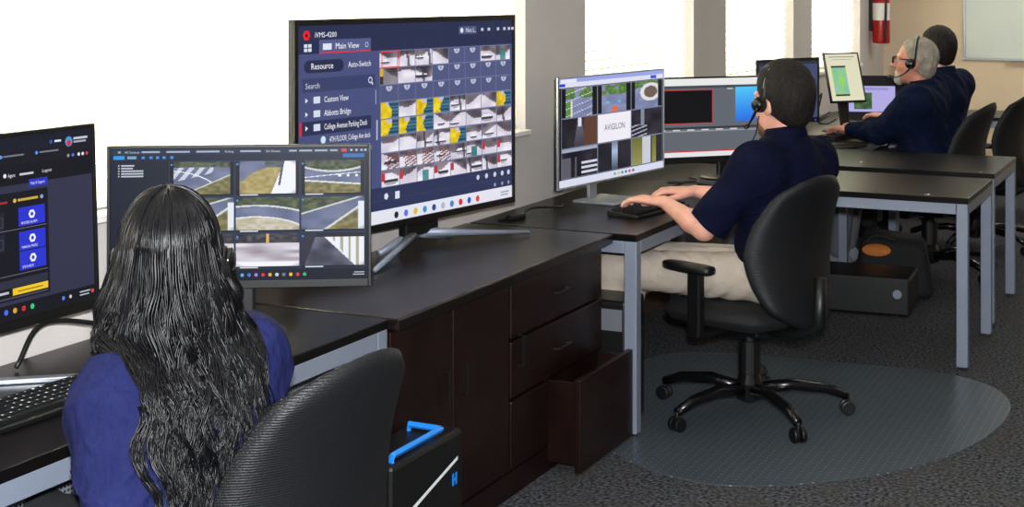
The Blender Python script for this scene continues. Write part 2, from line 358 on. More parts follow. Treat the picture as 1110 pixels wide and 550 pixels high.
# credenza
cr = empty('credenza', (-2.33, 4.24, 0)); tag(cr, 'dark mahogany wooden credenza with doors and drawers under the large screen', 'credenza')
box('top', M_woodtop, -0.30, 0.31, -0.775, 0.775, 0.705, 0.74, cr, 0.006)
cb = MB(); cb.box(-0.29, 0.25, -0.765, 0.765, 0.08, 0.705); cb.build('body', M_wood, cr, 0.003)
box('plinth', M_wood, -0.28, 0.255, -0.755, 0.755, 0.0, 0.08, cr)
for (y0, y1, z0, z1, nm) in ((-0.755, -0.40, 0.10, 0.695, 'door'), (-0.39, -0.02, 0.10, 0.695, 'door'), (0.0, 0.755, 0.515, 0.695, 'drawer'), (0.0, 0.755, 0.325, 0.505, 'drawer'), (0.0, 0.28, 0.10, 0.315, 'door')):
    dr = box(nm, M_wood, 0.251, 0.272, y0, y1, z0, z1, cr, 0.004)
    hy = (y0 + y1) / 2 if nm == 'drawer' else (y1 - 0.05 if y0 < -0.5 else y0 + 0.05)
    if nm == 'drawer': MB().tube([(0.272, hy - 0.05, (z0 + z1) / 2), (0.295, hy - 0.05, (z0 + z1) / 2), (0.295, hy + 0.05, (z0 + z1) / 2), (0.272, hy + 0.05, (z0 + z1) / 2)], 0.005, 6).build('handle', M_black, dr)
    else: MB().tube([(0.272, hy, 0.42), (0.292, hy, 0.42), (0.292, hy, 0.52), (0.272, hy, 0.52)], 0.005, 6).build('handle', M_black, dr)
dr = MB(); dr.box(0.36, 0.382, 0.30, 0.785, 0.012, 0.325); dr.box(0.251, 0.36, 0.32, 0.332, 0.03, 0.31); dr.box(0.251, 0.36, 0.76, 0.772, 0.03, 0.31); dr.box(0.251, 0.36, 0.332, 0.76, 0.03, 0.04)
dro = dr.build('drawer', M_wood, cr, 0.003); dro['label'] = 'pulled-out lower drawer'

# ------------------------------------------------------------------ displays
_txt = {}
def text_geo(s):
    if s in _txt: return _txt[s]
    cu = bpy.data.curves.new('t', 'FONT'); cu.body = s; cu.size = 1.0; cu.resolution_u = 2
    o = bpy.data.objects.new('t', cu); C.objects.link(o)
    dg = bpy.context.evaluated_depsgraph_get(); me = bpy.data.meshes.new_from_object(o.evaluated_get(dg))
    g = ([(v.co.x, v.co.y) for v in me.vertices], [tuple(p.vertices) for p in me.polygons])
    bpy.data.objects.remove(o); bpy.data.curves.remove(cu); bpy.data.meshes.remove(me)
    _txt[s] = g; return g
class Disp:
    """flat print on a screen: u right, v down in 0..1; drawn in thin layers"""
    def __init__(s, w, h): s.w, s.h = w, h; s.v = []; s.f = []; s.c = []; s.z = 0
    def pt(s, u, v): return ((u - 0.5) * s.w, -s.z * 0.00006, (0.5 - v) * s.h)
    def poly(s, pts, col, lay=True):
        if lay: s.z += 1
        n = len(s.v); s.v += [s.pt(*p) for p in pts]; s.f.append(tuple(range(n, n + len(pts)))); s.c.append(rgb(*col))
    def rect(s, u0, v0, u1, v1, col, lay=True): s.poly([(u0, v1), (u1, v1), (u1, v0), (u0, v0)], col, lay)
    def outline(s, u0, v0, u1, v1, col, t=0.003):
        a = t * s.h / s.w
        for q in ((u0, v0, u1, v0 + t), (u0, v1 - t, u1, v1), (u0, v0, u0 + a, v1), (u1 - a, v0, u1, v1)): s.rect(*q, col)
    def disc(s, u, v, r, col, n=14, a0=0, a1=360):
        k = s.h / s.w; p = [(u + r * k * math.cos(R(a0 + (a1 - a0) * i / n)), v - r * math.sin(R(a0 + (a1 - a0) * i / n))) for i in range(n + (0 if a1 - a0 == 360 else 1))]
        s.poly(p, col)
    def text(s, u, v, size, st, col, sx=1.0):
        s.z += 1; vs, fs = text_geo(st); n = len(s.v); k = s.h / s.w
        s.v += [s.pt(u + x * size * k * sx, v - y * size) for x, y in vs]
        for f in fs: s.f.append(tuple(i + n for i in f)); s.c.append(rgb(*col))
    def grid(s, u0, v0, u1, v1, nx, ny, fn):
        s.z += 1; n = len(s.v)
        for j in range(ny + 1):
            for i in range(nx + 1): s.v.append(s.pt(u0 + (u1 - u0) * i / nx, v0 + (v1 - v0) * j / ny))
        for j in range(ny):
            for i in range(nx):
                a = n + j * (nx + 1) + i; s.f.append((a + nx + 1, a + nx + 2, a + 1, a)); s.c.append(rgb(*[max(0, min(255, q)) for q in fn((i + 0.5) / nx, (j + 0.5) / ny)]))
    def build(s, parent, name='screen'):
        me = bpy.data.meshes.new(name); me.from_pydata(s.v, [], s.f); me.update()
        at = me.color_attributes.new('Col', 'FLOAT_COLOR', 'CORNER'); cols = []
        for f, c in zip(s.f, s.c): cols += [c[0], c[1], c[2], 1.0] * len(f)
        at.data.foreach_set('color', cols); me.materials.append(M_screen)
        o = bpy.data.objects.new(name, me); C.objects.link(o); o.parent = parent; return o
def mix(a, b, t): t = max(0, min(1, t)); return tuple(x + (y - x) * t for x, y in zip(a, b))
def hsh(x, y, s=0): v = math.sin(x * 127.1 + y * 311.7 + s * 74.7) * 43758.5453; return v - math.floor(v)
def vn(x, y, s=0):
    i, j = math.floor(x), math.floor(y); a, b = x - i, y - j; a = a * a * (3 - 2 * a); b = b * b * (3 - 2 * b)
    return (hsh(i, j, s) * (1 - a) + hsh(i + 1, j, s) * a) * (1 - b) + (hsh(i, j + 1, s) * (1 - a) + hsh(i + 1, j + 1, s) * a) * b

def monitor(name, label, L, Rr, zb, zt, desk_z, display, tilt=0.0, bezel=(0.012, 0.012, 0.012, 0.02), thick=0.03, frame=None, stand='foot', led=None, cat='monitor', neck_dx=0.0, base_fwd=0.0, group='desk monitors'):
    """L and Rr: the ends seen from the front; bezel left, right, top, bottom"""
    frame = frame or M_black; dx, dy = Rr[0] - L[0], Rr[1] - L[1]; W = math.hypot(dx, dy); H = zt - zb
    root = empty(name, ((L[0] + Rr[0]) / 2, (L[1] + Rr[1]) / 2, desk_z), math.atan2(dy, dx)); tag(root, label, cat, group)
    Mt = Matrix.Translation((0, 0, zb - desk_z)) @ Matrix.Rotation(-tilt, 4, 'X')
    bl, br, bt, bb = bezel
    sh = MB(); sh.box(-W / 2, W / 2, 0.004, thick * 0.55, 0, H); sh.box(-W * 0.36, W * 0.36, thick * 0.55, thick, H * 0.12, H * 0.85); sh.xf(Mt).build('back_shell', M_black, root, 0.003)
    fz = MB(); fz.box(-W / 2, -W / 2 + bl, -0.004, 0.004, 0, H); fz.box(W / 2 - br, W / 2, -0.004, 0.004, 0, H)
    fz.box(-W / 2 + bl, W / 2 - br, -0.004, 0.004, H - bt, H); fz.box(-W / 2 + bl, W / 2 - br, -0.004, 0.004, 0, bb); fz.xf(Mt).build('bezel', frame, root, 0.0015)
    d = Disp(W - bl - br, H - bt - bb); display(d); o = d.build(root)
    o.matrix_local = Mt @ Matrix.Translation(((bl - br) / 2, 0.0025, (H + bb - bt) / 2))
    if led: MB().box(W * 0.42, W * 0.42 + 0.008, -0.006, -0.004, bb * 0.35, bb * 0.35 + 0.005).xf(Mt).build('power_light', led, root)
    zn = zb - desk_z; nx = neck_dx
    if stand == 'foot':        # pedestal with flat plate
        if tilt > 0.1: MB().add([(nx - 0.03, 0.02, 0.008), (nx + 0.03, 0.02, 0.008), (nx + 0.03, 0.045, 0.008), (nx - 0.03, 0.045, 0.008), (nx - 0.03, 0.035 + zn * 0.2, zn + 0.05), (nx + 0.03, 0.035 + zn * 0.2, zn + 0.05), (nx + 0.03, 0.06 + zn * 0.2, zn + 0.05), (nx - 0.03, 0.06 + zn * 0.2, zn + 0.05)], [(3, 2, 1, 0), (4, 5, 6, 7), (0, 1, 5, 4), (1, 2, 6, 5), (2, 3, 7, 6), (3, 0, 4, 7)]).build('stand_neck', M_black, root, 0.004)
        else: MB().box(nx - 0.035, nx + 0.035, 0.02, 0.05, 0.008, zn + H * 0.45).build('stand_neck', M_black, root, 0.006)
        MB().lathe([(0.115, 0), (0.115, 0.006), (0.10, 0.012), (0.03, 0.016)], 32, (nx, 0.03 - base_fwd, 0)).build('stand_base', M_black, root, smooth=False)
    elif stand == 'vee':       # flat metal V foot
        MB().box(nx - 0.03, nx + 0.03, 0.018, 0.034, 0.010, zn + H * 0.4).build('stand_neck', M_alu, root, 0.003)
        for sx in (-1, 1):
            MB().prism([(nx - 0.02 * sx, 0.05), (nx + 0.02 * sx, 0.05), (nx + sx * 0.185, -0.15), (nx + sx * 0.15, -0.15)], 0, 0.012).build('stand_leg', M_alu, root, 0.003)
    elif stand == 'square':
        MB().prism([(nx - 0.03, 0.03), (nx + 0.03, 0.03), (nx + 0.03, 0.045), (nx - 0.03, 0.045)], 0.012, zn + H * 0.5).build('stand_neck', M_alu, root, 0.003)
        MB().box(nx - 0.12, nx + 0.12, -0.14, 0.06, 0, 0.012).build('stand_base', M_alu, root, 0.004)
    elif stand == 'tv':
        MB().box(nx - 0.09, nx + 0.09, 0.012, 0.05, 0.05, zn + H * 0.2).build('stand_neck', M_black, root, 0.006)
        for sx in (-1, 1):
            MB().tube([(nx + sx * 0.02, 0.035, 0.055), (nx + sx * 0.20, -0.04, 0.035), (nx + sx * 0.44, -0.135, 0.012)], [0.018, 0.011, 0.008], 8).build('stand_leg', M_steel, root, smooth=True)
            MB().tube([(nx + sx * 0.02, 0.035, 0.055), (nx + sx * 0.12, 0.045, 0.03), (nx + sx * 0.20, 0.045, 0.011)], [0.020, 0.014, 0.010], 8).build('stand_leg', M_steel, root, smooth=True)
    return root

# --- picture content of the screens
def carpark(seed, tone):
    sg = 1 if hsh(seed, 1) > 0.5 else -1; hz = 0.25 + 0.25 * hsh(seed, 2); cx, cy = 0.25 + 0.5 * hsh(seed, 4), 0.5 + 0.3 * hsh(seed, 5); tint = hsh(seed, 6)
    def fn(s, t):
        edge = hz + sg * 0.35 * (s - 0.5) + 0.16 * math.sin(3.5 * s + seed * 2.1); lum = vn(s * 2.2 + seed, t * 2.2, seed)
        if t < edge: c = mix((58, 52, 62), (150, 138, 146), lum * 0.9 + 0.3 * (t / max(edge, 0.05)) ** 3)
        else: c = mix((176, 168, 188), (246, 242, 252), 0.25 + 0.6 * lum + 0.3 * (t - edge))
        kind = int(hsh(seed, 9) * 4); w_ = 0.2 + 0.25 * hsh(seed, 7); dx, dy = (s - cx) / w_, (t - cy) / (w_ * 0.6)
        if tint > 0.35 and dx * dx + dy * dy < 1: c = (238, 238, 246) if dy < -0.25 else (60, 58, 72) if dy < 0.3 else (170, 166, 180)
        if kind == 1 and abs(s - 0.15 - 0.7 * hsh(seed, 8) - 0.1 * t) < 0.07: c = mix(c, (54, 48, 60), 0.7)
        if tone == 'mixed':
            if kind == 0 and 0.3 < s < 0.66 and t > 0.3: c = mix((36, 104, 112), (96, 158, 158), lum)
            elif kind == 2 and s > 0.3 and int((s * 0.6 + t) * 9) % 2 == 0: c = mix(c, (112, 62, 50), 0.8)
            elif kind == 3 and s < 0.2 and 0.2 < t < 0.7: c = (200, 50, 60)
        if tone == 'dark': c = mix(c, (40, 34, 36), 0.45) if s > 0.2 else (222, 170, 60) if t < 0.5 else (60, 50, 46)
        return c
    return fn
def yellow(seed):
    def fn(s, t):
        if s > 0.52 + 0.12 * math.sin(t * 4 + seed) :
            return (30, 74, 110) if int(t * 9) % 2 else (74, 120, 140)
        if t < 0.25 and s > 0.3: return (198, 190, 200)
        return mix((206, 168, 20), (250, 226, 40), vn(s * 4, t * 4, seed))
    return fn
def tv_display(d):
    d.rect(0, 0, 1, 1, (72, 80, 124))
    d.rect(0, 0, 1, 0.135, (38, 46, 78)); d.rect(0, 0.82, 1, 0.935, (46, 54, 88)); d.rect(0, 0.935, 1, 1, (226, 228, 240))
    d.rect(0, 0.885, 1, 0.888, (60, 68, 100))
    d.disc(0.036, 0.047, 0.026, (232, 30, 34), 6); d.disc(0.036, 0.047, 0.009, (60, 20, 30)); d.text(0.068, 0.058, 0.036, 'iVMS-4200', (238, 240, 248))
    for a in (0, 1):
        for b in (0, 1): d.rect(0.026 + a * 0.016, 0.088 + b * 0.02, 0.039 + a * 0.016, 0.104 + b * 0.02, (220, 224, 240))
    d.rect(0.085, 0.07, 0.30, 0.135, (82, 92, 138)); d.rect(0.085, 0.129, 0.30, 0.135, (232, 40, 44))
    d.rect(0.10, 0.088, 0.135, 0.118, (226, 230, 242)); d.text(0.15, 0.116, 0.042, 'Main View', (245, 246, 250)); d.disc(0.282, 0.102, 0.013, (190, 196, 214)); d.disc(0.282, 0.102, 0.009, (82, 92, 138))
    # panel
    d.rect(0.042, 0.165, 0.168, 0.225, (38, 46, 78)); d.disc(0.042, 0.195, 0.03, (38, 46, 78)); d.disc(0.168, 0.195, 0.03, (38, 46, 78))
    d.text(0.052, 0.208, 0.042, 'Resource', (248, 248, 252)); d.text(0.203, 0.208, 0.040, 'Auto-Switch', (238, 240, 248), 0.86)
    d.rect(0.018, 0.25, 0.318, 0.315, (58, 66, 106)); d.text(0.03, 0.298, 0.038, 'Search', (206, 210, 224)); d.disc(0.297, 0.278, 0.016, (226, 230, 242)); d.disc(0.297, 0.278, 0.011, (58, 66, 106)); d.rect(0.303, 0.29, 0.308, 0.302, (226, 230, 242))
    rows = ((0.355, 'Custom View'), (0.42, 'Abbotts Bridge'), (0.485, 'College Avenue Parking Deck'))
    d.rect(0.012, 0.452, 0.30, 0.518, (44, 50, 84)); d.rect(0.008, 0.452, 0.016, 0.518, (226, 40, 50))
    for v, s in rows:
        d.poly([(0.03, v + 0.01), (0.04, v - 0.002), (0.03, v - 0.014)], (230, 232, 240)); d.rect(0.062, v - 0.018, 0.088, v + 0.014, (214, 220, 236)); d.text(0.104, v + 0.012, 0.04, s, (246, 247, 252), 0.66 if len(s) > 20 else 0.8)
    d.disc(0.10, 0.545, 0.018, (200, 230, 240)); d.text(0.125, 0.56, 0.038, '4TH FLOOR_College Ave deck', (240, 242, 250), 0.62)
    d.disc(0.10, 0.605, 0.018, (200, 230, 240)); d.text(0.19, 0.62, 0.038, 'College Ave deck', (240, 242, 250), 0.74)
    d.rect(0.318, 0.33, 0.322, 0.40, (150, 158, 190)); d.rect(0.322, 0.48, 0.328, 0.58, (178, 186, 214))
    # camera grid 8 x 8
    g0, g1, r0, r1 = 0.335, 0.985, 0.138, 0.82; cw, ch = (g1 - g0) / 8, (r1 - r0) / 8
    yel = {(3, 0), (3, 2), (3, 3), (3, 7), (4, 0), (4, 1), (4, 2), (5, 4)}
    for r in range(8):
        for c in range(8):
            u0, v0 = g0 + c * cw, r0 + r * ch; u1, v1 = u0 + cw, v0 + ch
            img = (r == 0 and c in (0, 1, 2, 3, 6, 7)) or (r == 1 and c < 3) or r >= 3
            d.rect(u0, v0, u1, v1, (120, 126, 160)); 
            if img:
                fn = yellow(r * 8 + c) if (r, c) in yel else carpark(r * 8.3 + c * 1.7, 'mixed' if (r >= 6 or (r == 0 and c in (2, 7))) else 'dark' if r == 1 and c == 0 else 'plain')
                d.grid(u0 + 0.0015, v0 + 0.003, u1 - 0.0015, v1 - 0.003, 16, 12, fn)
            else:
                d.rect(u0 + 0.001, v0 + 0.002, u1 - 0.001, v1 - 0.002, (80, 87, 128)); d.disc((u0 + u1) / 2, v0 + 0.008, 0.026, (188, 192, 214), 10, 180, 360); d.rect((u0 + u1) / 2 - 0.002, v0 + 0.012, (u0 + u1) / 2 + 0.002, v0 + 0.026, (90, 96, 136))
    d.outline(g0, r0, g0 + cw, r0 + ch, (236, 60, 60), 0.006)
    # icons
    for u in (0.80, 0.845, 0.89, 0.93, 0.965): d.disc(u, 0.853, 0.015, (206, 210, 226), 6)
    for u in (0.89, 0.93, 0.965): d.disc(u, 0.91, 0.011, (150, 156, 182), 6)
    d.disc(0.355, 0.865, 0.018, (220, 224, 236), 5); d.rect(0.395, 0.848, 0.415, 0.886, (220, 224, 236))
    d.rect(0.70, 0.028, 0.79, 0.07, (78, 86, 124)); d.text(0.735, 0.06, 0.034, 'Not L..', (230, 232, 240)); d.disc(0.715, 0.049, 0.014, (220, 224, 236))
    for u in (0.815, 0.85, 0.90, 0.935, 0.96, 0.98): d.rect(u, 0.04, u + 0.013, 0.056, (196, 200, 216))
    for i, c in enumerate(((40, 40, 46), (110, 110, 220), (230, 190, 50), (40, 150, 200), (40, 70, 150), (180, 180, 200), (60, 130, 200), (220, 40, 50), (40, 90, 210), (220, 70, 60))): d.disc(0.40 + i * 0.044, 0.967, 0.018, c, 8)
    d.rect(0.92, 0.955, 0.965, 0.962, (150, 154, 176)); d.rect(0.92, 0.97, 0.96, 0.977, (150, 154, 176))
def road_tile(kind):
    def fn(s, t):
        n = vn(s * 14, t * 14, kind); m = vn(s * 5, t * 5, kind + 9); far = math.hypot((s - 0.5) * 0.95, (t - 0.5) * 1.0)
        grass = mix((96, 92, 58), (150, 142, 92), n); road = mix((92, 102, 134), (122, 130, 160), m); tree = mix((40, 52, 38), (104, 112, 84), n); white = (236, 240, 250)
        if kind == 0:
            c = tree if t < 0.16 + 0.1 * (s - 0.5) ** 2 else road; q = (s + 0.15) ** 2 * 0.7 + (t - 1.1) ** 2
            if q < 0.62: c = road
            if 0.66 < q < 0.70: c = white
            if s > 0.42 and t > 1.15 - 0.72 * s: c = grass
            if abs(t - 1.13 + 0.72 * s) < 0.02 and s > 0.3: c = (206, 206, 196)
            if t < 0.62 - 0.4 * s and t > 0.18 and (int((s * 1.2 + t * 0.6) * 9) % 2 == 0) and s < 0.7: c = mix(c, white, 0.75)
        elif kind == 1:
            c = mix((150, 134, 84), (188, 172, 112), n)
            if t < 0.2: c = mix(tree, road, 0.4)
            if (s - 0.75) ** 2 + (t - 0.9) ** 2 > 0.55 and t < 0.6 and s < 0.45: c = road
            if s > 0.62 + (0.75 - t) * 0.25: c = (240, 242, 252)
            if abs(s - 0.78 + 0.1 * t) < 0.02 and t < 0.75: c = (70, 80, 110)
        elif kind == 2:
            q = t + 0.5 * (s - 0.5) ** 2
            c = tree if q < 0.3 else road
            if 0.3 < q < 0.36: c = (208, 212, 210)
            if t > 0.68 + 0.12 * (s - 0.4): c = grass
            if abs(t - 0.66 - 0.12 * (s - 0.4)) < 0.025: c = (220, 222, 218)
            if abs(t - 0.52 + 0.16 * s) < 0.012 or (0.42 < t < 0.5 and int(s * 20) % 3 == 0 and s > 0.5): c = white
        elif kind == 3:
            q = (s - 0.3) ** 2 * 0.8 + (t - 1.5) ** 2
            c = mix((212, 204, 190), (176, 170, 140), n) if q < 0.80 else road
            if q > 1.62: c = tree
            if 1.5 < q < 1.62: c = (216, 220, 222)
            if abs(q - 0.82) < 0.035: c = (226, 228, 230)
        elif kind == 4:
            c = tree if t < 0.5 - 0.55 * s else road
            if abs(t - 0.52 + 0.55 * s) < 0.025: c = (206, 208, 206)
            if t > 1.45 - 1.3 * s + 0.1: c = grass
            if abs(t - 1.5 + 1.3 * s) < 0.04: c = (214, 214, 206)
            if s > 0.9 and t > 0.15: c = (228, 232, 240)
        elif kind == 5:
            c = mix((226, 222, 232), (150, 140, 150), vn(s * 3, t * 9, 3) ** 2)
            if t < 0.28: c = mix((34, 34, 40), (100, 96, 104), n)
            if t < 0.3 and abs(s - 0.5) < 0.02: c = (216, 170, 90)
            if t > 0.85: c = (242, 242, 250)
        else:
            c = mix((54, 56, 72), (110, 112, 132), m)
            if s > 0.3 + 0.55 * t: c = (238, 238, 246)
            if s > 0.42 + 0.4 * t and int(s * 24) % 3 == 0: c = (168, 170, 150)
            if t < 0.12: c = (30, 30, 40)
            if s < 0.25 - 0.2 * t: c = (44, 46, 60)
        return mix(c, (22, 26, 34), max(0, (far - 0.58) * 3))
    return fn
def m2_display(d):
    d.rect(0, 0, 1, 1, (20, 28, 46)); d.rect(0, 0, 1, 0.045, (30, 46, 72)); d.rect(0, 0.045, 1, 0.09, (24, 34, 56))
    d.rect(0.012, 0.052, 0.055, 0.08, (40, 150, 226)); d.rect(0.065, 0.055, 0.10, 0.077, (120, 160, 200))
    for i, u in enumerate((0.12, 0.15, 0.175, 0.20, 0.23)): d.rect(u, 0.057, u + 0.012, 0.076, (70, 140, 220))
    for u, s in ((0.055, 'All Cameras'), (0.44, 'Parking'), (0.60, 'Elm Release')): d.text(u, 0.033, 0.022, s, (206, 214, 228))
    for u, wd in ((0.03, 0.01), (0.12, 0.07), (0.215, 0.09), (0.33, 0.09), (0.50, 0.08), (0.69, 0.03), (0.73, 0.05), (0.79, 0.05), (0.85, 0.03)): d.rect(u, 0.018, u + wd, 0.031, (168, 178, 198))
    d.rect(0.895, 0.012, 0.915, 0.035, (224, 60, 70))
    for u in (0.93, 0.95, 0.97, 0.985): d.rect(u, 0.016, u + 0.008, 0.03, (200, 206, 220))
    d.rect(0.90, 0.05, 0.985, 0.078, (40, 110, 180))
    for i, wd in enumerate((0.05, 0.045, 0.085, 0.085, 0.085)): 
        v = 0.12 + i * 0.02; d.rect(0.03, v, 0.036, v + 0.011, (170, 180, 196)); d.rect(0.042, v, 0.042 + wd, v + 0.011, (190, 198, 212))
    tiles = ((0, 1, 2), (4, 3, 4), (5, 5, 6)); g0, g1, r0, r1 = 0.225, 0.988, 0.092, 0.915; cw, ch = (g1 - g0) / 3, (r1 - r0) / 3
    for r in range(3):
        for c in range(3):
            u0, v0 = g0 + c * cw, r0 + r * ch; ins = 0.018 if r == 0 else 0.004
            d.rect(u0 + 0.001, v0 + 0.002, u0 + cw - 0.001, v0 + ch - 0.002, (46, 66, 104)); d.rect(u0 + 0.003, v0 + 0.006, u0 + cw - 0.003, v0 + ch - 0.006, (12, 16, 26))
            d.grid(u0 + ins, v0 + 0.008, u0 + cw - ins, v0 + ch - 0.02, 84, 56, road_tile(tiles[r][c]))
            d.disc(u0 + 0.010, v0 + 0.03, 0.008, (60, 150, 220)); d.rect(u0 + 0.02, v0 + ch - 0.016, u0 + 0.09, v0 + ch - 0.008, (226, 230, 236))
    d.rect(0, 0.925, 1, 1, (16, 22, 38))
    for i, c in enumerate(((220, 225, 235), (150, 160, 180), (60, 140, 220), (230, 190, 70), (90, 170, 230), (70, 120, 220), (160, 130, 220), (220, 50, 60), (240, 170, 60), (200, 210, 220), (110, 120, 150), (240, 190, 60), (220, 60, 60), (60, 180, 120))): d.disc(0.40 + i * 0.027, 0.958, 0.014, c, 8)
    d.rect(0.945, 0.945, 0.985, 0.952, (190, 196, 208)); d.rect(0.94, 0.962, 0.985, 0.969, (190, 196, 208))
def m1_display(d):
    d.rect(0, 0, 1, 1, (50, 51, 74)); d.rect(0, 0, 1, 0.085, (22, 26, 40)); d.rect(0, 0.085, 1, 0.16, (24, 24, 34)); d.rect(0, 0.16, 1, 0.27, (18, 19, 26))
    d.disc(0.905, 0.066, 0.03, (70, 150, 210)); d.disc(0.905, 0.075, 0.018, (210, 50, 60)); d.rect(0.925, 0.045, 0.985, 0.058, (200, 204, 216)); d.rect(0.925, 0.066, 0.978, 0.077, (170, 174, 190)); d.rect(0.845, 0.048, 0.872, 0.06, (226, 230, 240)); d.disc(0.83, 0.055, 0.012, (60, 90, 150))
    for u in (0.55, 0.63, 0.77): d.rect(u + 0.012, 0.102, u + 0.09, 0.111, (120, 124, 140)); d.disc(u, 0.107, 0.01, (90, 160, 240))
    for u, c in ((0.90, (150, 150, 160)), (0.92, (90, 110, 240)), (0.945, (230, 230, 235)), (0.962, (230, 230, 235)), (0.98, (200, 70, 80))): d.disc(u, 0.147, 0.011, c, 6)
    d.text(0.655, 0.225, 0.03, 'Agent', (226, 228, 236), 0.75); d.rect(0.70, 0.21, 0.755, 0.222, (200, 204, 214)); d.text(0.79, 0.222, 0.026, 'Logout', (226, 228, 236)); d.disc(0.643, 0.213, 0.012, (226, 228, 236))
    d.rect(0.735, 0.25, 0.81, 0.295, (44, 50, 190)); d.text(0.742, 0.281, 0.024, 'Help & Support', (220, 224, 250), 0.72)
    d.rect(0.2, 0.31, 0.81, 0.905, (20, 21, 30)); d.rect(0.57, 0.354, 0.65, 0.366, (170, 40, 46)); d.rect(0.69, 0.35, 0.77, 0.364, (200, 168, 60)); d.disc(0.678, 0.357, 0.012, (220, 184, 60))
    d.disc(0.785, 0.357, 0.012, (150, 160, 200))
    for v in (0.41, 0.53): d.rect(0.3, v, 0.635, v + 0.10, (34, 36, 50)); d.outline(0.45, v + 0.03, 0.63, v + 0.085, (80, 86, 104), 0.003)
    for i, (v, s) in enumerate(((0.40, 'PROCESS ALARM'), (0.535, 'MANUAL PASSES'), (0.645, 'SITE CHECK'))):
        d.rect(0.69, v, 0.795, v + 0.105, (42, 52, 206)); d.disc(0.743, v + 0.045, 0.026, (240, 242, 250), 6); d.disc(0.743, v + 0.045, 0.012, (42, 52, 206), 6); d.text(0.70, v + 0.095, 0.02, s, (236, 238, 250), 0.8)
    d.rect(0.3, 0.515, 0.80, 0.518, (120, 124, 138)); d.rect(0.3, 0.765, 0.80, 0.768, (120, 124, 138))
    d.rect(0.3, 0.79, 0.80, 0.835, (46, 48, 64)); d.rect(0.55, 0.85, 0.645, 0.863, (190, 194, 206)); d.rect(0.66, 0.84, 0.80, 0.878, (240, 200, 40)); d.rect(0.68, 0.857, 0.78, 0.864, (150, 120, 30)); d.rect(0.3, 0.885, 0.80, 0.895, (70, 70, 90))
    d.rect(0, 0.925, 1, 1, (20, 20, 28))
    for i, c in enumerate(((220, 50, 50), (230, 200, 80), (210, 214, 226), (70, 110, 240), (220, 160, 50), (200, 40, 50), (60, 200, 120))): d.disc(0.53 + i * 0.034, 0.962, 0.016, c, 7)
    d.rect(0.93, 0.948, 0.975, 0.955, (190, 194, 206)); d.rect(0.93, 0.966, 0.97, 0.973, (190, 194, 206)); d.disc(0.985, 0.96, 0.012, (230, 70, 60)); d.disc(0.86, 0.962, 0.012, (80, 130, 250)); d.disc(0.89, 0.962, 0.01, (210, 210, 220))
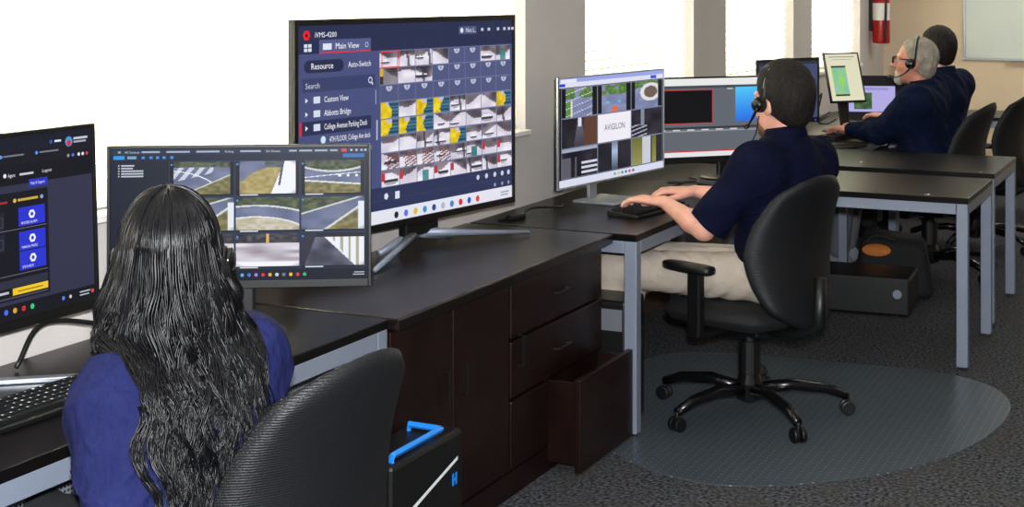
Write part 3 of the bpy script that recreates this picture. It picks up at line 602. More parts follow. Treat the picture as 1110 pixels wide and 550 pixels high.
def m3_display(d):
    d.rect(0, 0, 1, 1, (16, 18, 28)); d.rect(0, 0, 1, 0.04, (150, 164, 226)); d.rect(0.02, 0.008, 0.16, 0.04, (228, 230, 246)); d.rect(0, 0.04, 1, 0.085, (222, 222, 240)); d.rect(0.01, 0.048, 0.06, 0.076, (44, 66, 200)); d.rect(0.87, 0.046, 0.93, 0.078, (60, 80, 190)); d.rect(0.0, 0.935, 1, 1, (216, 220, 238))
    def lot(k):
        def fn(s, t):
            c = mix((112, 120, 160), (146, 152, 188), vn(s * 6, t * 6, k))
            if s < 0.12 or s > 0.86: return (14, 15, 22)
            if t < 0.35 and vn(s * 7, t * 7, k + 2) > 0.42: c = mix((60, 96, 50), (120, 156, 70), vn(s * 15, t * 15, k))
            if k == 0 and s < 0.3 + 0.3 * t * 0 and t > 0.45 and s < 0.36: c = (90, 140, 66) if s < 0.26 else (226, 224, 210)
            if k == 0 and int((t * 8 + s * 3)) % 2 == 0 and abs((t * 8 + s * 3) % 1) < 0.15: c = (222, 226, 240)
            if k == 1 and abs(s - 0.5) < 0.08 and t > 0.8: c = (220, 110, 60)
            if k == 1 and 0.6 < t < 0.68 and (abs(s - 0.3) < 0.04 or abs(s - 0.65) < 0.04): c = (60, 220, 220)
            if k == 2:
                r = math.hypot(s - 0.62, t - 0.42)
                if r < 0.22: c = (110, 92, 80)
                elif r < 0.34: c = (226, 222, 224)
            return c
        return fn
    def hall(k):
        def fn(s, t):
            c = mix((20, 20, 30), (58, 54, 64), vn(s * 4, t * 3, k)); 
            if k == 3: 
                if abs(s - 0.5) < 0.05 + 0.12 * t: c = mix((110, 110, 128), (60, 58, 70), t)
                if abs(s - 0.5) < 0.05 and t < 0.3: c = (220, 220, 236)
                if s > 0.62: c = (92, 62, 48)
            if k == 4:
                if 0.3 < s < 0.42 and t < 0.6: c = (130, 136, 156)
                if t > 0.55 and int(t * 20 + s * 6) % 3 == 0 and s < 0.5: c = (170, 170, 184)
            if k == 5:
                if s < 0.42 and (s > 0.36 or s < 0.24) and t > 0.3: c = (92, 90, 100)
                if s > 0.55 and t > 0.45 and int(t * 12) % 2 == 0: c = (210, 212, 224)
                if t < 0.12: c = (160, 168, 190)
            if k == 6 and 0.42 < s < 0.6: c = mix((170, 190, 226), (60, 66, 84), abs(t - 0.35) * 1.4)
            if k == 7:
                c = mix((110, 110, 48), (150, 148, 90), t) if s < 0.35 or (0.65 < s < 0.8) else (200, 204, 214) if s < 0.62 else (40, 40, 50)
            return c
        return fn
    g = ((lot(0), lot(1), lot(2)), (hall(3), None, hall(4)), (hall(5), hall(6), hall(7)))
    for r in range(3):
        for c in range(3):
            u0, u1 = 0.025 + c * 0.323, 0.025 + (c + 1) * 0.323; v0, v1 = 0.09 + r * 0.28, 0.09 + (r + 1) * 0.28
            d.rect(u0, v0, u1, v1, (120, 126, 150))
            if g[r][c]: d.grid(u0 + 0.004, v0 + 0.006, u1 - 0.004, v1 - 0.006, 44, 36, g[r][c])
            else:
                d.rect(u0 + 0.004, v0 + 0.006, u1 - 0.004, v1 - 0.006, (240, 236, 246)); d.text(u0 + 0.064, v0 + 0.165, 0.085, 'AVIGILON', (58, 60, 92), 1.02)
    for i, c in enumerate(((120, 150, 230), (230, 190, 60), (60, 150, 100), (60, 100, 200), (200, 70, 60), (90, 90, 110))): d.rect(0.50 + i * 0.036, 0.955, 0.52 + i * 0.036, 0.98, c)
def m4_display(d):
    d.rect(0, 0, 1, 1, (98, 104, 112)); d.rect(0, 0, 1, 0.09, (232, 234, 232)); d.rect(0, 0.09, 1, 0.125, (70, 76, 84))
    d.rect(0.02, 0.14, 0.40, 0.58, (16, 16, 20)); d.outline(0.02, 0.14, 0.40, 0.58, (190, 60, 54), 0.012)
    d.grid(0.56, 0.12, 0.97, 0.56, 10, 12, lambda s, t: mix((84, 200, 250), (40, 104, 226), t * 0.9 + 0.1 * s))
    d.rect(0, 0.62, 1, 0.645, (50, 54, 60)); d.rect(0, 0.665, 1, 0.68, (150, 154, 160))
    for i in range(6): d.rect(0.02 + i * 0.1, 0.65, 0.07 + i * 0.1, 0.664, (212, 214, 218))
    d.rect(0.50, 0.13, 0.54, 0.145, (200, 200, 204)); d.rect(0, 0.925, 1, 0.94, (214, 40, 50)); d.rect(0, 0.94, 1, 1, (226, 228, 232))
def m5_display(d):
    d.rect(0, 0, 1, 1, (66, 74, 108)); d.rect(0, 0, 1, 0.06, (44, 48, 66)); d.rect(0.6, 0.12, 0.8, 0.15, (150, 156, 178))
def m6_display(d):
    d.rect(0, 0, 1, 1, (224, 220, 190)); d.rect(0.12, 0.05, 0.9, 0.07, (150, 150, 150)); d.rect(0.2, 0.11, 0.8, 0.125, (170, 170, 160)); d.rect(0.14, 0.25, 0.58, 0.90, (60, 62, 60))
    d.grid(0.14, 0.29, 0.58, 0.86, 12, 18, lambda s, t: mix((120, 196, 150), (150, 190, 190), vn(s * 4, t * 5, 3)) if vn(s * 5, t * 4, 8) < 0.66 else (150, 210, 90))
def m7_display(d):
    d.rect(0, 0, 1, 1, (12, 12, 15)); d.rect(0.02, 0.22, 0.72, 0.84, (176, 168, 226)); d.rect(0.22, 0.27, 0.62, 0.285, (110, 104, 170)); d.rect(0.22, 0.30, 0.62, 0.312, (110, 104, 170)); d.grid(0.10, 0.38, 0.37, 0.78, 10, 10, lambda s, t: mix((40, 70, 42), (92, 130, 80), vn(s * 5, t * 5, 5)))

tv = monitor('television', 'large black television showing a grid of parking deck cameras on the credenza', (-2.577, 3.78), (-2.405, 4.98), 0.838, 1.540, 0.74, tv_display, bezel=(0.018, 0.014, 0.018, 0.022), thick=0.045, stand='tv', cat='television', group=None, neck_dx=0.06)
m1 = monitor('monitor', 'leftmost monitor with dark web page and blue buttons, cut by the picture edge', (-2.52, 2.02), (-2.505, 2.83), 0.850, 1.303, 0.74, m1_display, tilt=R(2), bezel=(0.01, 0.01, 0.01, 0.028), frame=M_black, stand='vee', neck_dx=0.02)
m2 = monitor('monitor', 'monitor with nine road camera views in front of the long-haired woman', (-2.580, 2.945), (-2.005, 3.295), 0.862, 1.232, 0.74, m2_display, bezel=(0.008, 0.008, 0.008, 0.02), stand='foot')
m3 = monitor('monitor', 'silver-edged monitor with nine camera views and a white logo tile', (-2.445, 5.46), (-2.315, 6.36), 0.818, 1.276, 0.74, m3_display, bezel=(0.012, 0.006, 0.006, 0.008), frame=M_alu, stand='square', neck_dx=-0.12)
m4 = monitor('monitor', 'wide monitor with black panel and bright blue panel behind the seated man', (-2.40, 6.46), (-1.87, 7.02), 0.82, 1.225, 0.74, m4_display, bezel=(0.008, 0.008, 0.008, 0.03), stand='foot', led=M_ledr)
m5 = monitor('monitor', 'monitor with plain blue-grey screen partly hidden behind the seated man head', (-2.47, 8.38), (-2.25, 8.94), 0.83, 1.225, 0.74, m5_display, bezel=(0.012, 0.012, 0.018, 0.03), stand='foot', led=M_led)
m6 = monitor('monitor', 'small tilted monitor with cream page and green map beside the coiled cables', (-2.22, 9.14), (-2.05, 9.35), 0.93, 1.25, 0.74, m6_display, tilt=R(16), base_fwd=-0.06, bezel=(0.008, 0.008, 0.008, 0.012), stand='foot')

# open laptop of the far man
lp = empty('laptop', (-2.10, 10.02, 0.74), math.atan2(0.34, 0.94)); tag(lp, 'open black laptop with lavender page and green picture', 'laptop')
box('base', M_black, -0.23, 0.23, -0.25, 0.0, 0.002, 0.022, lp, 0.004)
box('keyboard_deck', M_keys, -0.19, 0.19, -0.19, -0.03, 0.022, 0.025, lp)
Ml = Matrix.Translation((0, 0.0, 0.02)) @ Matrix.Rotation(R(-8), 4, 'X')
MB().box(-0.23, 0.23, 0.0, 0.008, 0, 0.30).xf(Ml).build('lid', M_black2, lp, 0.003)
dd = Disp(0.44, 0.28); m7_display(dd); so = dd.build(lp); so.matrix_local = Ml @ Matrix.Translation((0, -0.001, 0.15))

# ------------------------------------------------------------------ keyboards, cables, small desk things
def keyboard(label, loc, rz, w=0.44, legends=True):
    k = empty('keyboard', loc, rz); tag(k, label, 'keyboard', 'computer keyboards')
    MB().add([(-w / 2, -0.07, 0), (w / 2, -0.07, 0), (w / 2, 0.07, 0), (-w / 2, 0.07, 0), (-w / 2, -0.07, 0.012), (w / 2, -0.07, 0.012), (w / 2, 0.07, 0.022), (-w / 2, 0.07, 0.022)],
             [(3, 2, 1, 0), (4, 5, 6, 7), (0, 1, 5, 4), (1, 2, 6, 5), (2, 3, 7, 6), (3, 0, 4, 7)]).build('body', M_black, k, 0.003)
    kk = MB(); lg = MB(); nx = 19; p = (w - 0.03) / nx
    for r in range(6):
        y = -0.055 + r * 0.0195; z = 0.0125 + (y + 0.07) / 0.14 * 0.01; c = 0
        while c < nx:
            wd = 6 if (r == 0 and c == 3) else 1
            if c in (14, 15) and r in (3,): c += 1; continue
            x0 = -w / 2 + 0.015 + c * p; x1 = x0 + p * wd
            kk.box(x0 + 0.0015, x1 - 0.0015, y, y + 0.0165, z, z + 0.008)
            if legends and wd == 1 and random.random() < 0.85:
                a = random.uniform(0.003, 0.006); lg.add([(x0 + 0.006, y + 0.007, z + 0.0083), (x0 + 0.006 + a, y + 0.007, z + 0.0083), (x0 + 0.006 + a, y + 0.007 + a, z + 0.0083), (x0 + 0.006, y + 0.007 + a, z + 0.0083)], [(0, 1, 2, 3)])
            c += wd
    tag(kk.build('keys', M_keys, k), kind='stuff')
    if legends: tag(lg.build('key_legends', M_legend, k), kind='stuff')
    return k
keyboard('black keyboard with pale legends in front of the long-haired woman', (-2.272, 2.42, 0.74), R(88), 0.46)
keyboard('black keyboard under the hands of the man in khaki trousers', (-2.10, 5.60, 0.74), R(80), 0.42, False)
keyboard('black keyboard under the hand of the man with glasses', (-2.09, 8.90, 0.74), R(74), 0.46)
def cable(label, pts, r=0.0035, name='cable', m=None):
    o = MB().tube(bez(pts, 8), r, 6).build(name, m or M_cable, None, smooth=True); tag(o, label, 'cable', 'black cables'); return o
cable('black cable on the white desk gap under the leftmost monitor', [(-2.55, 2.60, 0.748), (-2.56, 2.70, 0.83), (-2.50, 2.86, 0.80), (-2.47, 3.02, 0.746)], 0.006)
cable('thin black cable with inline adapter lying by the end of the television', [(-2.53, 5.10, 0.745), (-2.50, 5.20, 0.746), (-2.51, 5.36, 0.758), (-2.46, 5.52, 0.746), (-2.50, 5.64, 0.745)], 0.005)
box_ad = MB().box(-0.015, 0.015, -0.045, 0.045, 0, 0.022).build('cable_adapter', M_black, None, 0.006); box_ad.location = (-2.49, 5.17, 0.74); box_ad.rotation_euler = (0, 0, R(-15)); tag(box_ad, 'small black inline power adapter on the desk by the television', 'adapter')
cable('black cable looping behind the silver-edged monitor', [(-2.28, 6.18, 0.746), (-2.20, 6.30, 0.765), (-2.32, 6.42, 0.746), (-2.22, 6.55, 0.746), (-2.30, 6.66, 0.746)], 0.004)
cable('black cable running toward the long dark device', [(-2.24, 5.95, 0.745), (-2.14, 6.08, 0.745), (-2.16, 6.22, 0.75), (-2.08, 6.34, 0.745)], 0.003)
for i, (a, b) in enumerate((((-2.35, 8.90), 0.0), ((-2.37, 8.95), 0.05), ((-2.33, 8.99), 0.10))):
    cable(['uppermost', 'middle', 'lowest'][i] + ' loop of black cable hanging behind the small tilted monitor', [(a[0], a[1], 0.98 - b), (a[0] + 0.02, a[1] + 0.10, 1.02 - b), (a[0] + 0.03, a[1] + 0.22, 1.09 - 1.1 * b), (a[0] + 0.03, a[1] + 0.10, 0.86 - b * 0.3), (a[0] + 0.05, a[1] + 0.25, 0.83 - b * 0.4), (a[0] + 0.08, a[1] + 0.4, 0.86 - b * 0.5)], 0.006)
cable('black cable coiled on the near edge of the desk of the man with glasses', [(-2.02, 8.24, 0.745), (-1.93, 8.31, 0.746), (-1.85, 8.44, 0.746), (-1.93, 8.50, 0.746), (-2.0, 8.42, 0.746), (-2.06, 8.32, 0.746)], 0.004)
sb = empty('docking_bar', (-2.0, 6.45, 0.74), R(62)); tag(sb, 'long black dock with silver label lying below the wide monitor', 'dock')
box('body', M_black, -0.20, 0.20, -0.05, 0.05, 0, 0.032, sb, 0.006); box('silver_strip', M_alu, -0.185, -0.07, -0.051, -0.049, 0.012, 0.024, sb)

# PC towers and floor things
def tower(label, loc, rz, sx, sy, sz, fancy=False):
    t = empty('computer_tower', loc, rz); tag(t, label, 'computer')
    box('case', M_black, -sx / 2, sx / 2, -sy / 2, sy / 2, 0.01, sz, t, 0.012)
    for a in (-1, 1):
        for b in (-1, 1): box('foot', M_black, a * sx * 0.35 - 0.012, a * sx * 0.35 + 0.012, b * sy * 0.38 - 0.012, b * sy * 0.38 + 0.012, 0, 0.01, t)
    return t
t1 = tower('black computer tower with blue handle and white stripe beside the near chair', (-1.965, 3.40, 0), 0, 0.15, 0.38, 0.43, True)
hb = MB(); hb.tube([(-0.045, 0.10, 0.425), (-0.045, 0.10, 0.447), (0.055, 0.10, 0.447), (0.055, -0.16, 0.447), (0.055, -0.16, 0.425)], 0.010, 4); hb.build('handle', M_blueh, t1, 0.002)
sp = MB().add([(0.0765, -0.145, 0.275), (0.0765, 0.155, 0.352), (0.0765, 0.155, 0.362), (0.0765, -0.145, 0.287)], [(0, 1, 2, 3)]).build('stripe', M_whitem, t1)
lgm = MB(); lgm.box(0.0755, 0.077, 0.125, 0.133, 0.288, 0.320); lgm.box(0.0755, 0.077, 0.133, 0.143, 0.300, 0.308); lgm.box(0.0755, 0.077, 0.143, 0.151, 0.288, 0.320); lgm.build('emblem', M_blueh, t1)
t2 = tower('black computer tower with vents standing under the corner of the middle desk', (-2.10, 5.20, 0.005), 0, 0.19, 0.20, 0.47)
box('vent_grille', M_perf, -0.08, 0.08, -0.102, -0.1005, 0.36, 0.44, t2)
t3 = tower('black computer case lying on its side on the carpet under the return desks', (-1.68, 7.60, 0), R(4), 0.50, 0.36, 0.20)
MB().lathe([(0.022, -0.186), (0.022, -0.181)], 20, (0.19, 0, 0.12), 'y').build('round_button', M_steel, t3)
bp = empty('backpack', (-1.62, 8.02, 0), R(10)); tag(bp, 'black bag with orange lining slumped under the far return desk', 'bag')
MB().add([(-0.22, -0.13, 0), (0.22, -0.13, 0), (0.22, 0.13, 0), (-0.22, 0.13, 0), (-0.15, -0.09, 0.33), (0.17, -0.09, 0.30), (0.17, 0.09, 0.32), (-0.15, 0.09, 0.36)], [(3, 2, 1, 0), (4, 5, 6, 7), (0, 1, 5, 4), (1, 2, 6, 5), (2, 3, 7, 6), (3, 0, 4, 7)]).build('body', M_fabric, bp, 0.05, True, 4)
MB().lathe([(0.075, -0.012), (0.06, -0.004), (0.0, 0.0)], 20, (0, 0, 0), 'z', False).xf(Matrix.Translation((-0.08, -0.115, 0.255)) @ Matrix.Rotation(R(70), 4, 'X') @ Matrix.Diagonal((1, 0.45, 1, 1))).build('orange_lining', M_orange, bp, smooth=True)
MB().tube(bez([(-0.15, -0.12, 0.28), (-0.08, -0.14, 0.335), (0.02, -0.13, 0.31)]), 0.012, 6).build('strap', M_fabric, bp, smooth=True)

# chair mat
mp = [(-1.99, 4.86), (-1.76, 4.71), (-1.5, 4.665), (-1.2, 4.85), (-0.94, 5.17), (-0.79, 5.6), (-0.765, 6.05), (-0.90, 6.34), (-1.18, 6.46), (-1.56, 6.42), (-2.0, 6.38), (-2.28, 6.2), (-2.36, 5.6), (-2.22, 5.06)]
pts = [p[:2] for p in bez([(x, y, 0) for x, y in mp] + [(mp[0][0], mp[0][1], 0)], 8)][:-1]
tag(MB().prism([tuple(p) for p in pts], 0.001, 0.005).build('chair_mat', M_mat), 'grey translucent rounded vinyl chair mat on the carpet', 'chair mat')

# ------------------------------------------------------------------ swivel chairs (built facing +y)
def chair_part_back(w0, h, zc, yb):
    """curved back cushion: rounded plan, rounded top"""
    nu, nv = 22, 22; m = MB(); front = []; back = []
    for j in range(nv + 1):
        v = -1 + 2 * j / nv
        for i in range(nu + 1):
            u = -1 + 2 * i / nu
            # square -> superellipse
            a = u * math.sqrt(1 - v * v / 2 * 0.82); b = v * math.sqrt(1 - u * u / 2 * 0.82)
            x = a * w0 * (1.0 - 0.08 * max(0, b) - 0.10 * max(0, -b)); z = zc + b * h
            e = max(abs(u), abs(v)); t = 0.035 * math.sqrt(max(0, 1 - e ** 6)) + 0.004
            yc = yb + 0.34 * x * x / w0 * 1.0 - 0.05 * (b + 0.25) ** 2 * 1.0 + 0.02 * (1 - b * b)
            front.append((x, yc + t, z)); back.append((x, yc - t * 0.75, z))
    n = (nu + 1) * (nv + 1); f = []
    for j in range(nv):
        for i in range(nu):
            a = j * (nu + 1) + i; f.append((a, a + 1, a + nu + 2, a + nu + 1)); f.append((n + a + nu + 1, n + a + nu + 2, n + a + 1, n + a))
    rim = [i for i in range(nu + 1)] + [(j) * (nu + 1) + nu for j in range(1, nv + 1)] + [nv * (nu + 1) + i for i in range(nu - 1, -1, -1)] + [j * (nu + 1) for j in range(nv - 1, 0, -1)]
    for k in range(len(rim)):
        a, b = rim[k], rim[(k + 1) % len(rim)]; f.append((b, a, n + a, n + b))
    return m.add(front + back, f)
def make_chair():
    c = empty('office_chair'); 
    # seat: rounded slab
    s = MB(); nu = 16; top = []; bot = []
    for j in range(nu + 1):
        for i in range(nu + 1):
            u, v = -1 + 2 * i / nu, -1 + 2 * j / nu
            a = u * math.sqrt(1 - v * v / 2 * 0.6); b = v * math.sqrt(1 - u * u / 2 * 0.6); e = max(abs(u), abs(v)); q = math.sqrt(max(0, 1 - e ** 5))
            x, y = a * 0.258, b * 0.275 + 0.045; dz = -0.05 * max(0, b - 0.4) ** 1.5
            top.append((x, y, 0.425 + 0.048 * q + dz)); bot.append((x * 0.98, y, 0.415 - 0.045 * q + dz * 0.5))
    n = (nu + 1) ** 2; f = []
    for j in range(nu):
        for i in range(nu):
            a = j * (nu + 1) + i; f.append((a, a + 1, a + nu + 2, a + nu + 1)); f.append((n + a + nu + 1, n + a + nu + 2, n + a + 1, n + a))
    rim = list(range(nu + 1)) + [j * (nu + 1) + nu for j in range(1, nu + 1)] + [nu * (nu + 1) + i for i in range(nu - 1, -1, -1)] + [j * (nu + 1) for j in range(nu - 1, 0, -1)]
    for k in range(len(rim)): a, b = rim[k], rim[(k + 1) % len(rim)]; f.append((b, a, n + a, n + b))
    s.add(top + bot, f).build('seat', M_fabric, c, smooth=True)
    chair_part_back(0.265, 0.30, 0.70, -0.29).build('backrest', M_weave, c, smooth=True)
    MB().tube([(0, -0.05, 0.365), (0, -0.24, 0.36), (0, -0.345, 0.42), (0, -0.345, 0.60)], [0.028, 0.028, 0.028, 0.024], 8).build('back_bar', M_black, c, smooth=True)
    mb = MB(); mb.box(-0.09, 0.09, -0.11, 0.12, 0.335, 0.372); mb.build('tilt_mechanism', M_black, c, 0.01)
    MB().lathe([(0.045, 0.17), (0.045, 0.30), (0.03, 0.30), (0.03, 0.34)], 18).build('gas_column', M_black, c, smooth=False)
    MB().lathe([(0.022, 0.055), (0.055, 0.07), (0.055, 0.13), (0.04, 0.17)], 18).build('base_hub', M_black2, c, smooth=False)
    for k in range(5):
        a = R(72 * k + 30); d = Vector((math.cos(a), math.sin(a), 0))
        lg = MB().tube([d * 0.03 + Vector((0, 0, 0.105)), d * 0.17 + Vector((0, 0, 0.122)), d * 0.31 + Vector((0, 0, 0.105)), d * 0.395 + Vector((0, 0, 0.075))], [0.027, 0.025, 0.022, 0.018], 8).build('base_leg', M_black2, c, smooth=True)
        w = MB(); p = d * 0.395; q = Vector((-d.y, d.x, 0))
        for sgn in (-1, 1):
            w.tube([p + q * sgn * 0.006 + Vector((0, 0, 0.029)), p + q * sgn * 0.026 + Vector((0, 0, 0.029))], 0.029, 14)
        w.tube([p + Vector((0, 0, 0.03)), p + Vector((0, 0, 0.075))], 0.009, 6)
        w.build('caster', M_black, lg, 0.004)
    for sx in (-1, 1):
        ap = MB(); ap.box(sx * 0.275 - 0.018, sx * 0.275 + 0.018, 0.015, 0.08, 0.36, 0.60); ap.box(min(sx * 0.10, sx * 0.293), max(sx * 0.10, sx * 0.293), 0.02, 0.075, 0.345, 0.372)
        ao = ap.build('arm_post', M_black, c, 0.008)
        pd = MB(); n = 20; poly = []
        for k in range(n): t = 2 * math.pi * k / n; poly.append((sx * 0.275 + 0.042 * math.copysign(abs(math.cos(t)) ** 0.6, math.cos(t)), 0.085 + 0.125 * math.copysign(abs(math.sin(t)) ** 0.6, math.sin(t))))
        pd.prism(poly, 0.60, 0.632).build('arm_pad', M_black, ao, 0.01, True)
    return c
chair0 = make_chair()
def put_chair(o, loc, phi, label, scale=1.0):
    o.location = (loc[0], loc[1], loc[2] if len(loc) > 2 else 0); o.rotation_euler = (0, 0, R(phi)); o.scale = (scale,) * 3
    tag(o, label, 'office chair', 'black swivel office chairs'); return o
put_chair(chair0, (-1.65, 5.49, 0.005), 68, 'black swivel chair on the grey mat carrying the man in khaki trousers', 0.95)
put_chair(copy_tree(chair0), (-1.775, 2.39), 84, 'black ribbed swivel chair closest to the camera, behind the long-haired woman', 0.96)
put_chair(copy_tree(chair0), (-1.55, 8.72), 82, 'black swivel chair of the man with glasses, front of the two far chairs')
put_chair(copy_tree(chair0), (-1.45, 9.75), 82, 'black swivel chair farthest away against the beige wall')

# ------------------------------------------------------------------ people: smooth-union distance fields meshed with surface nets
class SDF:
    def __init__(s, lo, hi, res):
        s.lo = np.array(lo, np.float32); s.res = res; s.n = np.ceil((np.array(hi) - s.lo) / res).astype(int) + 1
        s.d = np.full(s.n, 9.0, np.float32)
    def _win(s, lo, hi):
        a = np.maximum(np.floor((np.array(lo) - s.lo) / s.res).astype(int), 0); b = np.minimum(np.ceil((np.array(hi) - s.lo) / s.res).astype(int) + 1, s.n)
        if np.any(b - a < 2): return None
        sl = tuple(slice(i, j) for i, j in zip(a, b))
        ax = [(s.lo[k] + s.res * np.arange(a[k], b[k])).astype(np.float32) for k in range(3)]
        return sl, np.meshgrid(*ax, indexing='ij', sparse=True)
    def _mix(s, sl, e, k, op):
        d = s.d[sl]
        if op == 'sub': e = -e
        if op in ('sub', 'int'):
            if k > 0: h = np.clip(0.5 - 0.5 * (d - e) / k, 0, 1); s.d[sl] = d + (e - d) * h + k * h * (1 - h)
            else: s.d[sl] = np.maximum(d, e)
        else:
            if k > 0: h = np.clip(0.5 + 0.5 * (d - e) / k, 0, 1); s.d[sl] = d + (e - d) * h - k * h * (1 - h)
            else: s.d[sl] = np.minimum(d, e)
    def cap(s, a, b, ra, rb=None, k=0.02, op='add', flat=None):
        """tapered capsule; flat=(axis vector, squash) thins it along that axis"""
        rb = ra if rb is None else rb; a = np.array(a, float); b = np.array(b, float); r = max(ra, rb) + k + 4 * s.res
        w = s._win(np.minimum(a, b) - r, np.maximum(a, b) + r)
        if w is None: return s
        sl, (X, Y, Z) = w; ab = b - a; L2 = max(float(ab @ ab), 1e-9)
        px, py, pz = X - a[0], Y - a[1], Z - a[2]; t = np.clip((px * ab[0] + py * ab[1] + pz * ab[2]) / L2, 0, 1)
        qx, qy, qz = px - t * ab[0], py - t * ab[1], pz - t * ab[2]
        if flat is not None:
            n, q = np.array(flat[0], float), flat[1]; n /= np.linalg.norm(n); dn = qx * n[0] + qy * n[1] + qz * n[2]; g = 1.0 / q - 1.0
            qx, qy, qz = qx + dn * g * n[0], qy + dn * g * n[1], qz + dn * g * n[2]
            e = (np.sqrt(qx * qx + qy * qy + qz * qz) - (ra + (rb - ra) * t)) * q
        else: e = np.sqrt(qx * qx + qy * qy + qz * qz) - (ra + (rb - ra) * t)
        s._mix(sl, e.astype(np.float32), k, op); return s
    def ell(s, c, r, rot=None, k=0.02, op='add'):
        c = np.array(c, float); r = np.array(r, float); m = r.max() + k + 4 * s.res; w = s._win(c - m, c + m)
        if w is None: return s
        sl, (X, Y, Z) = w; px, py, pz = X - c[0], Y - c[1], Z - c[2]
        if rot is not None:
            T = np.array(rot.to_3x3().transposed() if hasattr(rot, 'to_3x3') else rot.transposed())
            px, py, pz = [T[i][0] * px + T[i][1] * py + T[i][2] * pz for i in range(3)]
        k0 = np.sqrt((px / r[0]) ** 2 + (py / r[1]) ** 2 + (pz / r[2]) ** 2); k1 = np.sqrt((px / r[0] ** 2) ** 2 + (py / r[1] ** 2) ** 2 + (pz / r[2] ** 2) ** 2)
        e = k0 * (k0 - 1) / np.maximum(k1, 1e-6); s._mix(sl, e.astype(np.float32), k, op); return s
    def half(s, p, n, k=0.004, op='int', lo=None, hi=None):
        """keep the side n points away from (d = (x-p).n must be negative)"""
        w = s._win(s.lo if lo is None else lo, s.lo + s.res * s.n if hi is None else hi); sl, (X, Y, Z) = w; n = np.array(n, float); n /= np.linalg.norm(n)
        e = (X - p[0]) * n[0] + (Y - p[1]) * n[1] + (Z - p[2]) * n[2]; s._mix(sl, np.broadcast_to(e, s.d[sl].shape).astype(np.float32), k, op); return s
    def warp(s, fn):
        w = s._win(s.lo, s.lo + s.res * s.n); sl, (X, Y, Z) = w; s.d[sl] += fn(X, Y, Z).astype(np.float32); return s
    def mesh(s, name, m):
        d = s.d; d[0], d[-1], d[:, 0], d[:, -1], d[:, :, 0], d[:, :, -1] = 1, 1, 1, 1, 1, 1
        ins = d < 0; n = s.n; cnt = np.zeros(n - 1, np.int8)
        for i in (0, 1):
            for j in (0, 1):
                for k in (0, 1): cnt += ins[i:n[0] - 1 + i, j:n[1] - 1 + j, k:n[2] - 1 + k]
        idx = np.argwhere((cnt > 0) & (cnt < 8)); del cnt
        I = {}
        for i in (0, 1):
            for j in (0, 1):
                for k in (0, 1): I[(i, j, k)] = d[idx[:, 0] + i, idx[:, 1] + j, idx[:, 2] + k]
        acc = np.zeros((len(idx), 3)); num = np.zeros(len(idx))
        for a in I:
            for ax in range(3):
                if a[ax] == 0:
                    b = list(a); b[ax] = 1; b = tuple(b); da, db = I[a], I[b]; cr = (da < 0) != (db < 0); t = np.where(cr, da / np.where(cr, da - db, 1), 0)
                    p = np.tile(np.array(a, float), (len(idx), 1)); p[:, ax] += t; acc[cr] += p[cr]; num[cr] += 1
        V = s.lo + s.res * (idx + acc / num[:, None])
        vid = np.full(n - 1, -1, np.int32); vid[idx[:, 0], idx[:, 1], idx[:, 2]] = np.arange(len(idx)); quads = []
        for ax in range(3):
            a = [slice(1, -1)] * 3; a[ax] = slice(0, -1); b = [slice(1, -1)] * 3; b[ax] = slice(1, None)
            A, B = ins[tuple(a)], ins[tuple(b)]; e = np.argwhere(A != B); off = np.ones(3, int); off[ax] = 0; e = e + off
            u, v = (ax + 1) % 3, (ax + 2) % 3; q = []
            for (du, dv) in ((-1, -1), (0, -1), (0, 0), (-1, 0)):
                c = e.copy(); c[:, u] += du; c[:, v] += dv; q.append(vid[c[:, 0], c[:, 1], c[:, 2]])
            q = np.stack(q, 1); fl = ~ins[e[:, 0], e[:, 1], e[:, 2]]; q[fl] = q[fl][:, ::-1]; quads.append(q)
        Q = np.concatenate(quads); Q = Q[(Q >= 0).all(1)]
        me = bpy.data.meshes.new(name); me.vertices.add(len(V)); me.vertices.foreach_set('co', V.astype(np.float32).ravel())
        me.loops.add(len(Q) * 4); me.loops.foreach_set('vertex_index', Q.ravel().astype(np.int32)); me.polygons.add(len(Q)); me.polygons.foreach_set('loop_start', np.arange(0, len(Q) * 4, 4, dtype=np.int32))
        me.update(); me.polygons.foreach_set('use_smooth', np.ones(len(Q), bool)); me.materials.append(m); me.validate(); return me
    def build(s, name, m, parent=None, it=3):
        o = bpy.data.objects.new(name, s.mesh(name, m)); C.objects.link(o)
        if parent: o.parent = parent
        sm = o.modifiers.new('smooth', 'SMOOTH'); sm.factor = 0.5; sm.iterations = it
        return o
V3 = lambda *a: np.array(a, float)
def elbow_of(sh, wr, hint, l1, l2):
    sh, wr, hint = map(lambda q: np.array(q, float), (sh, wr, hint)); d = wr - sh; L = np.linalg.norm(d); u = d / L; L = min(L, l1 + l2 - 0.005)
    a = (l1 * l1 - l2 * l2 + L * L) / (2 * L); h = math.sqrt(max(l1 * l1 - a * a, 1e-5)); p = hint - u * (hint @ u); p /= np.linalg.norm(p); return sh + u * a + p * h, sh + u * L
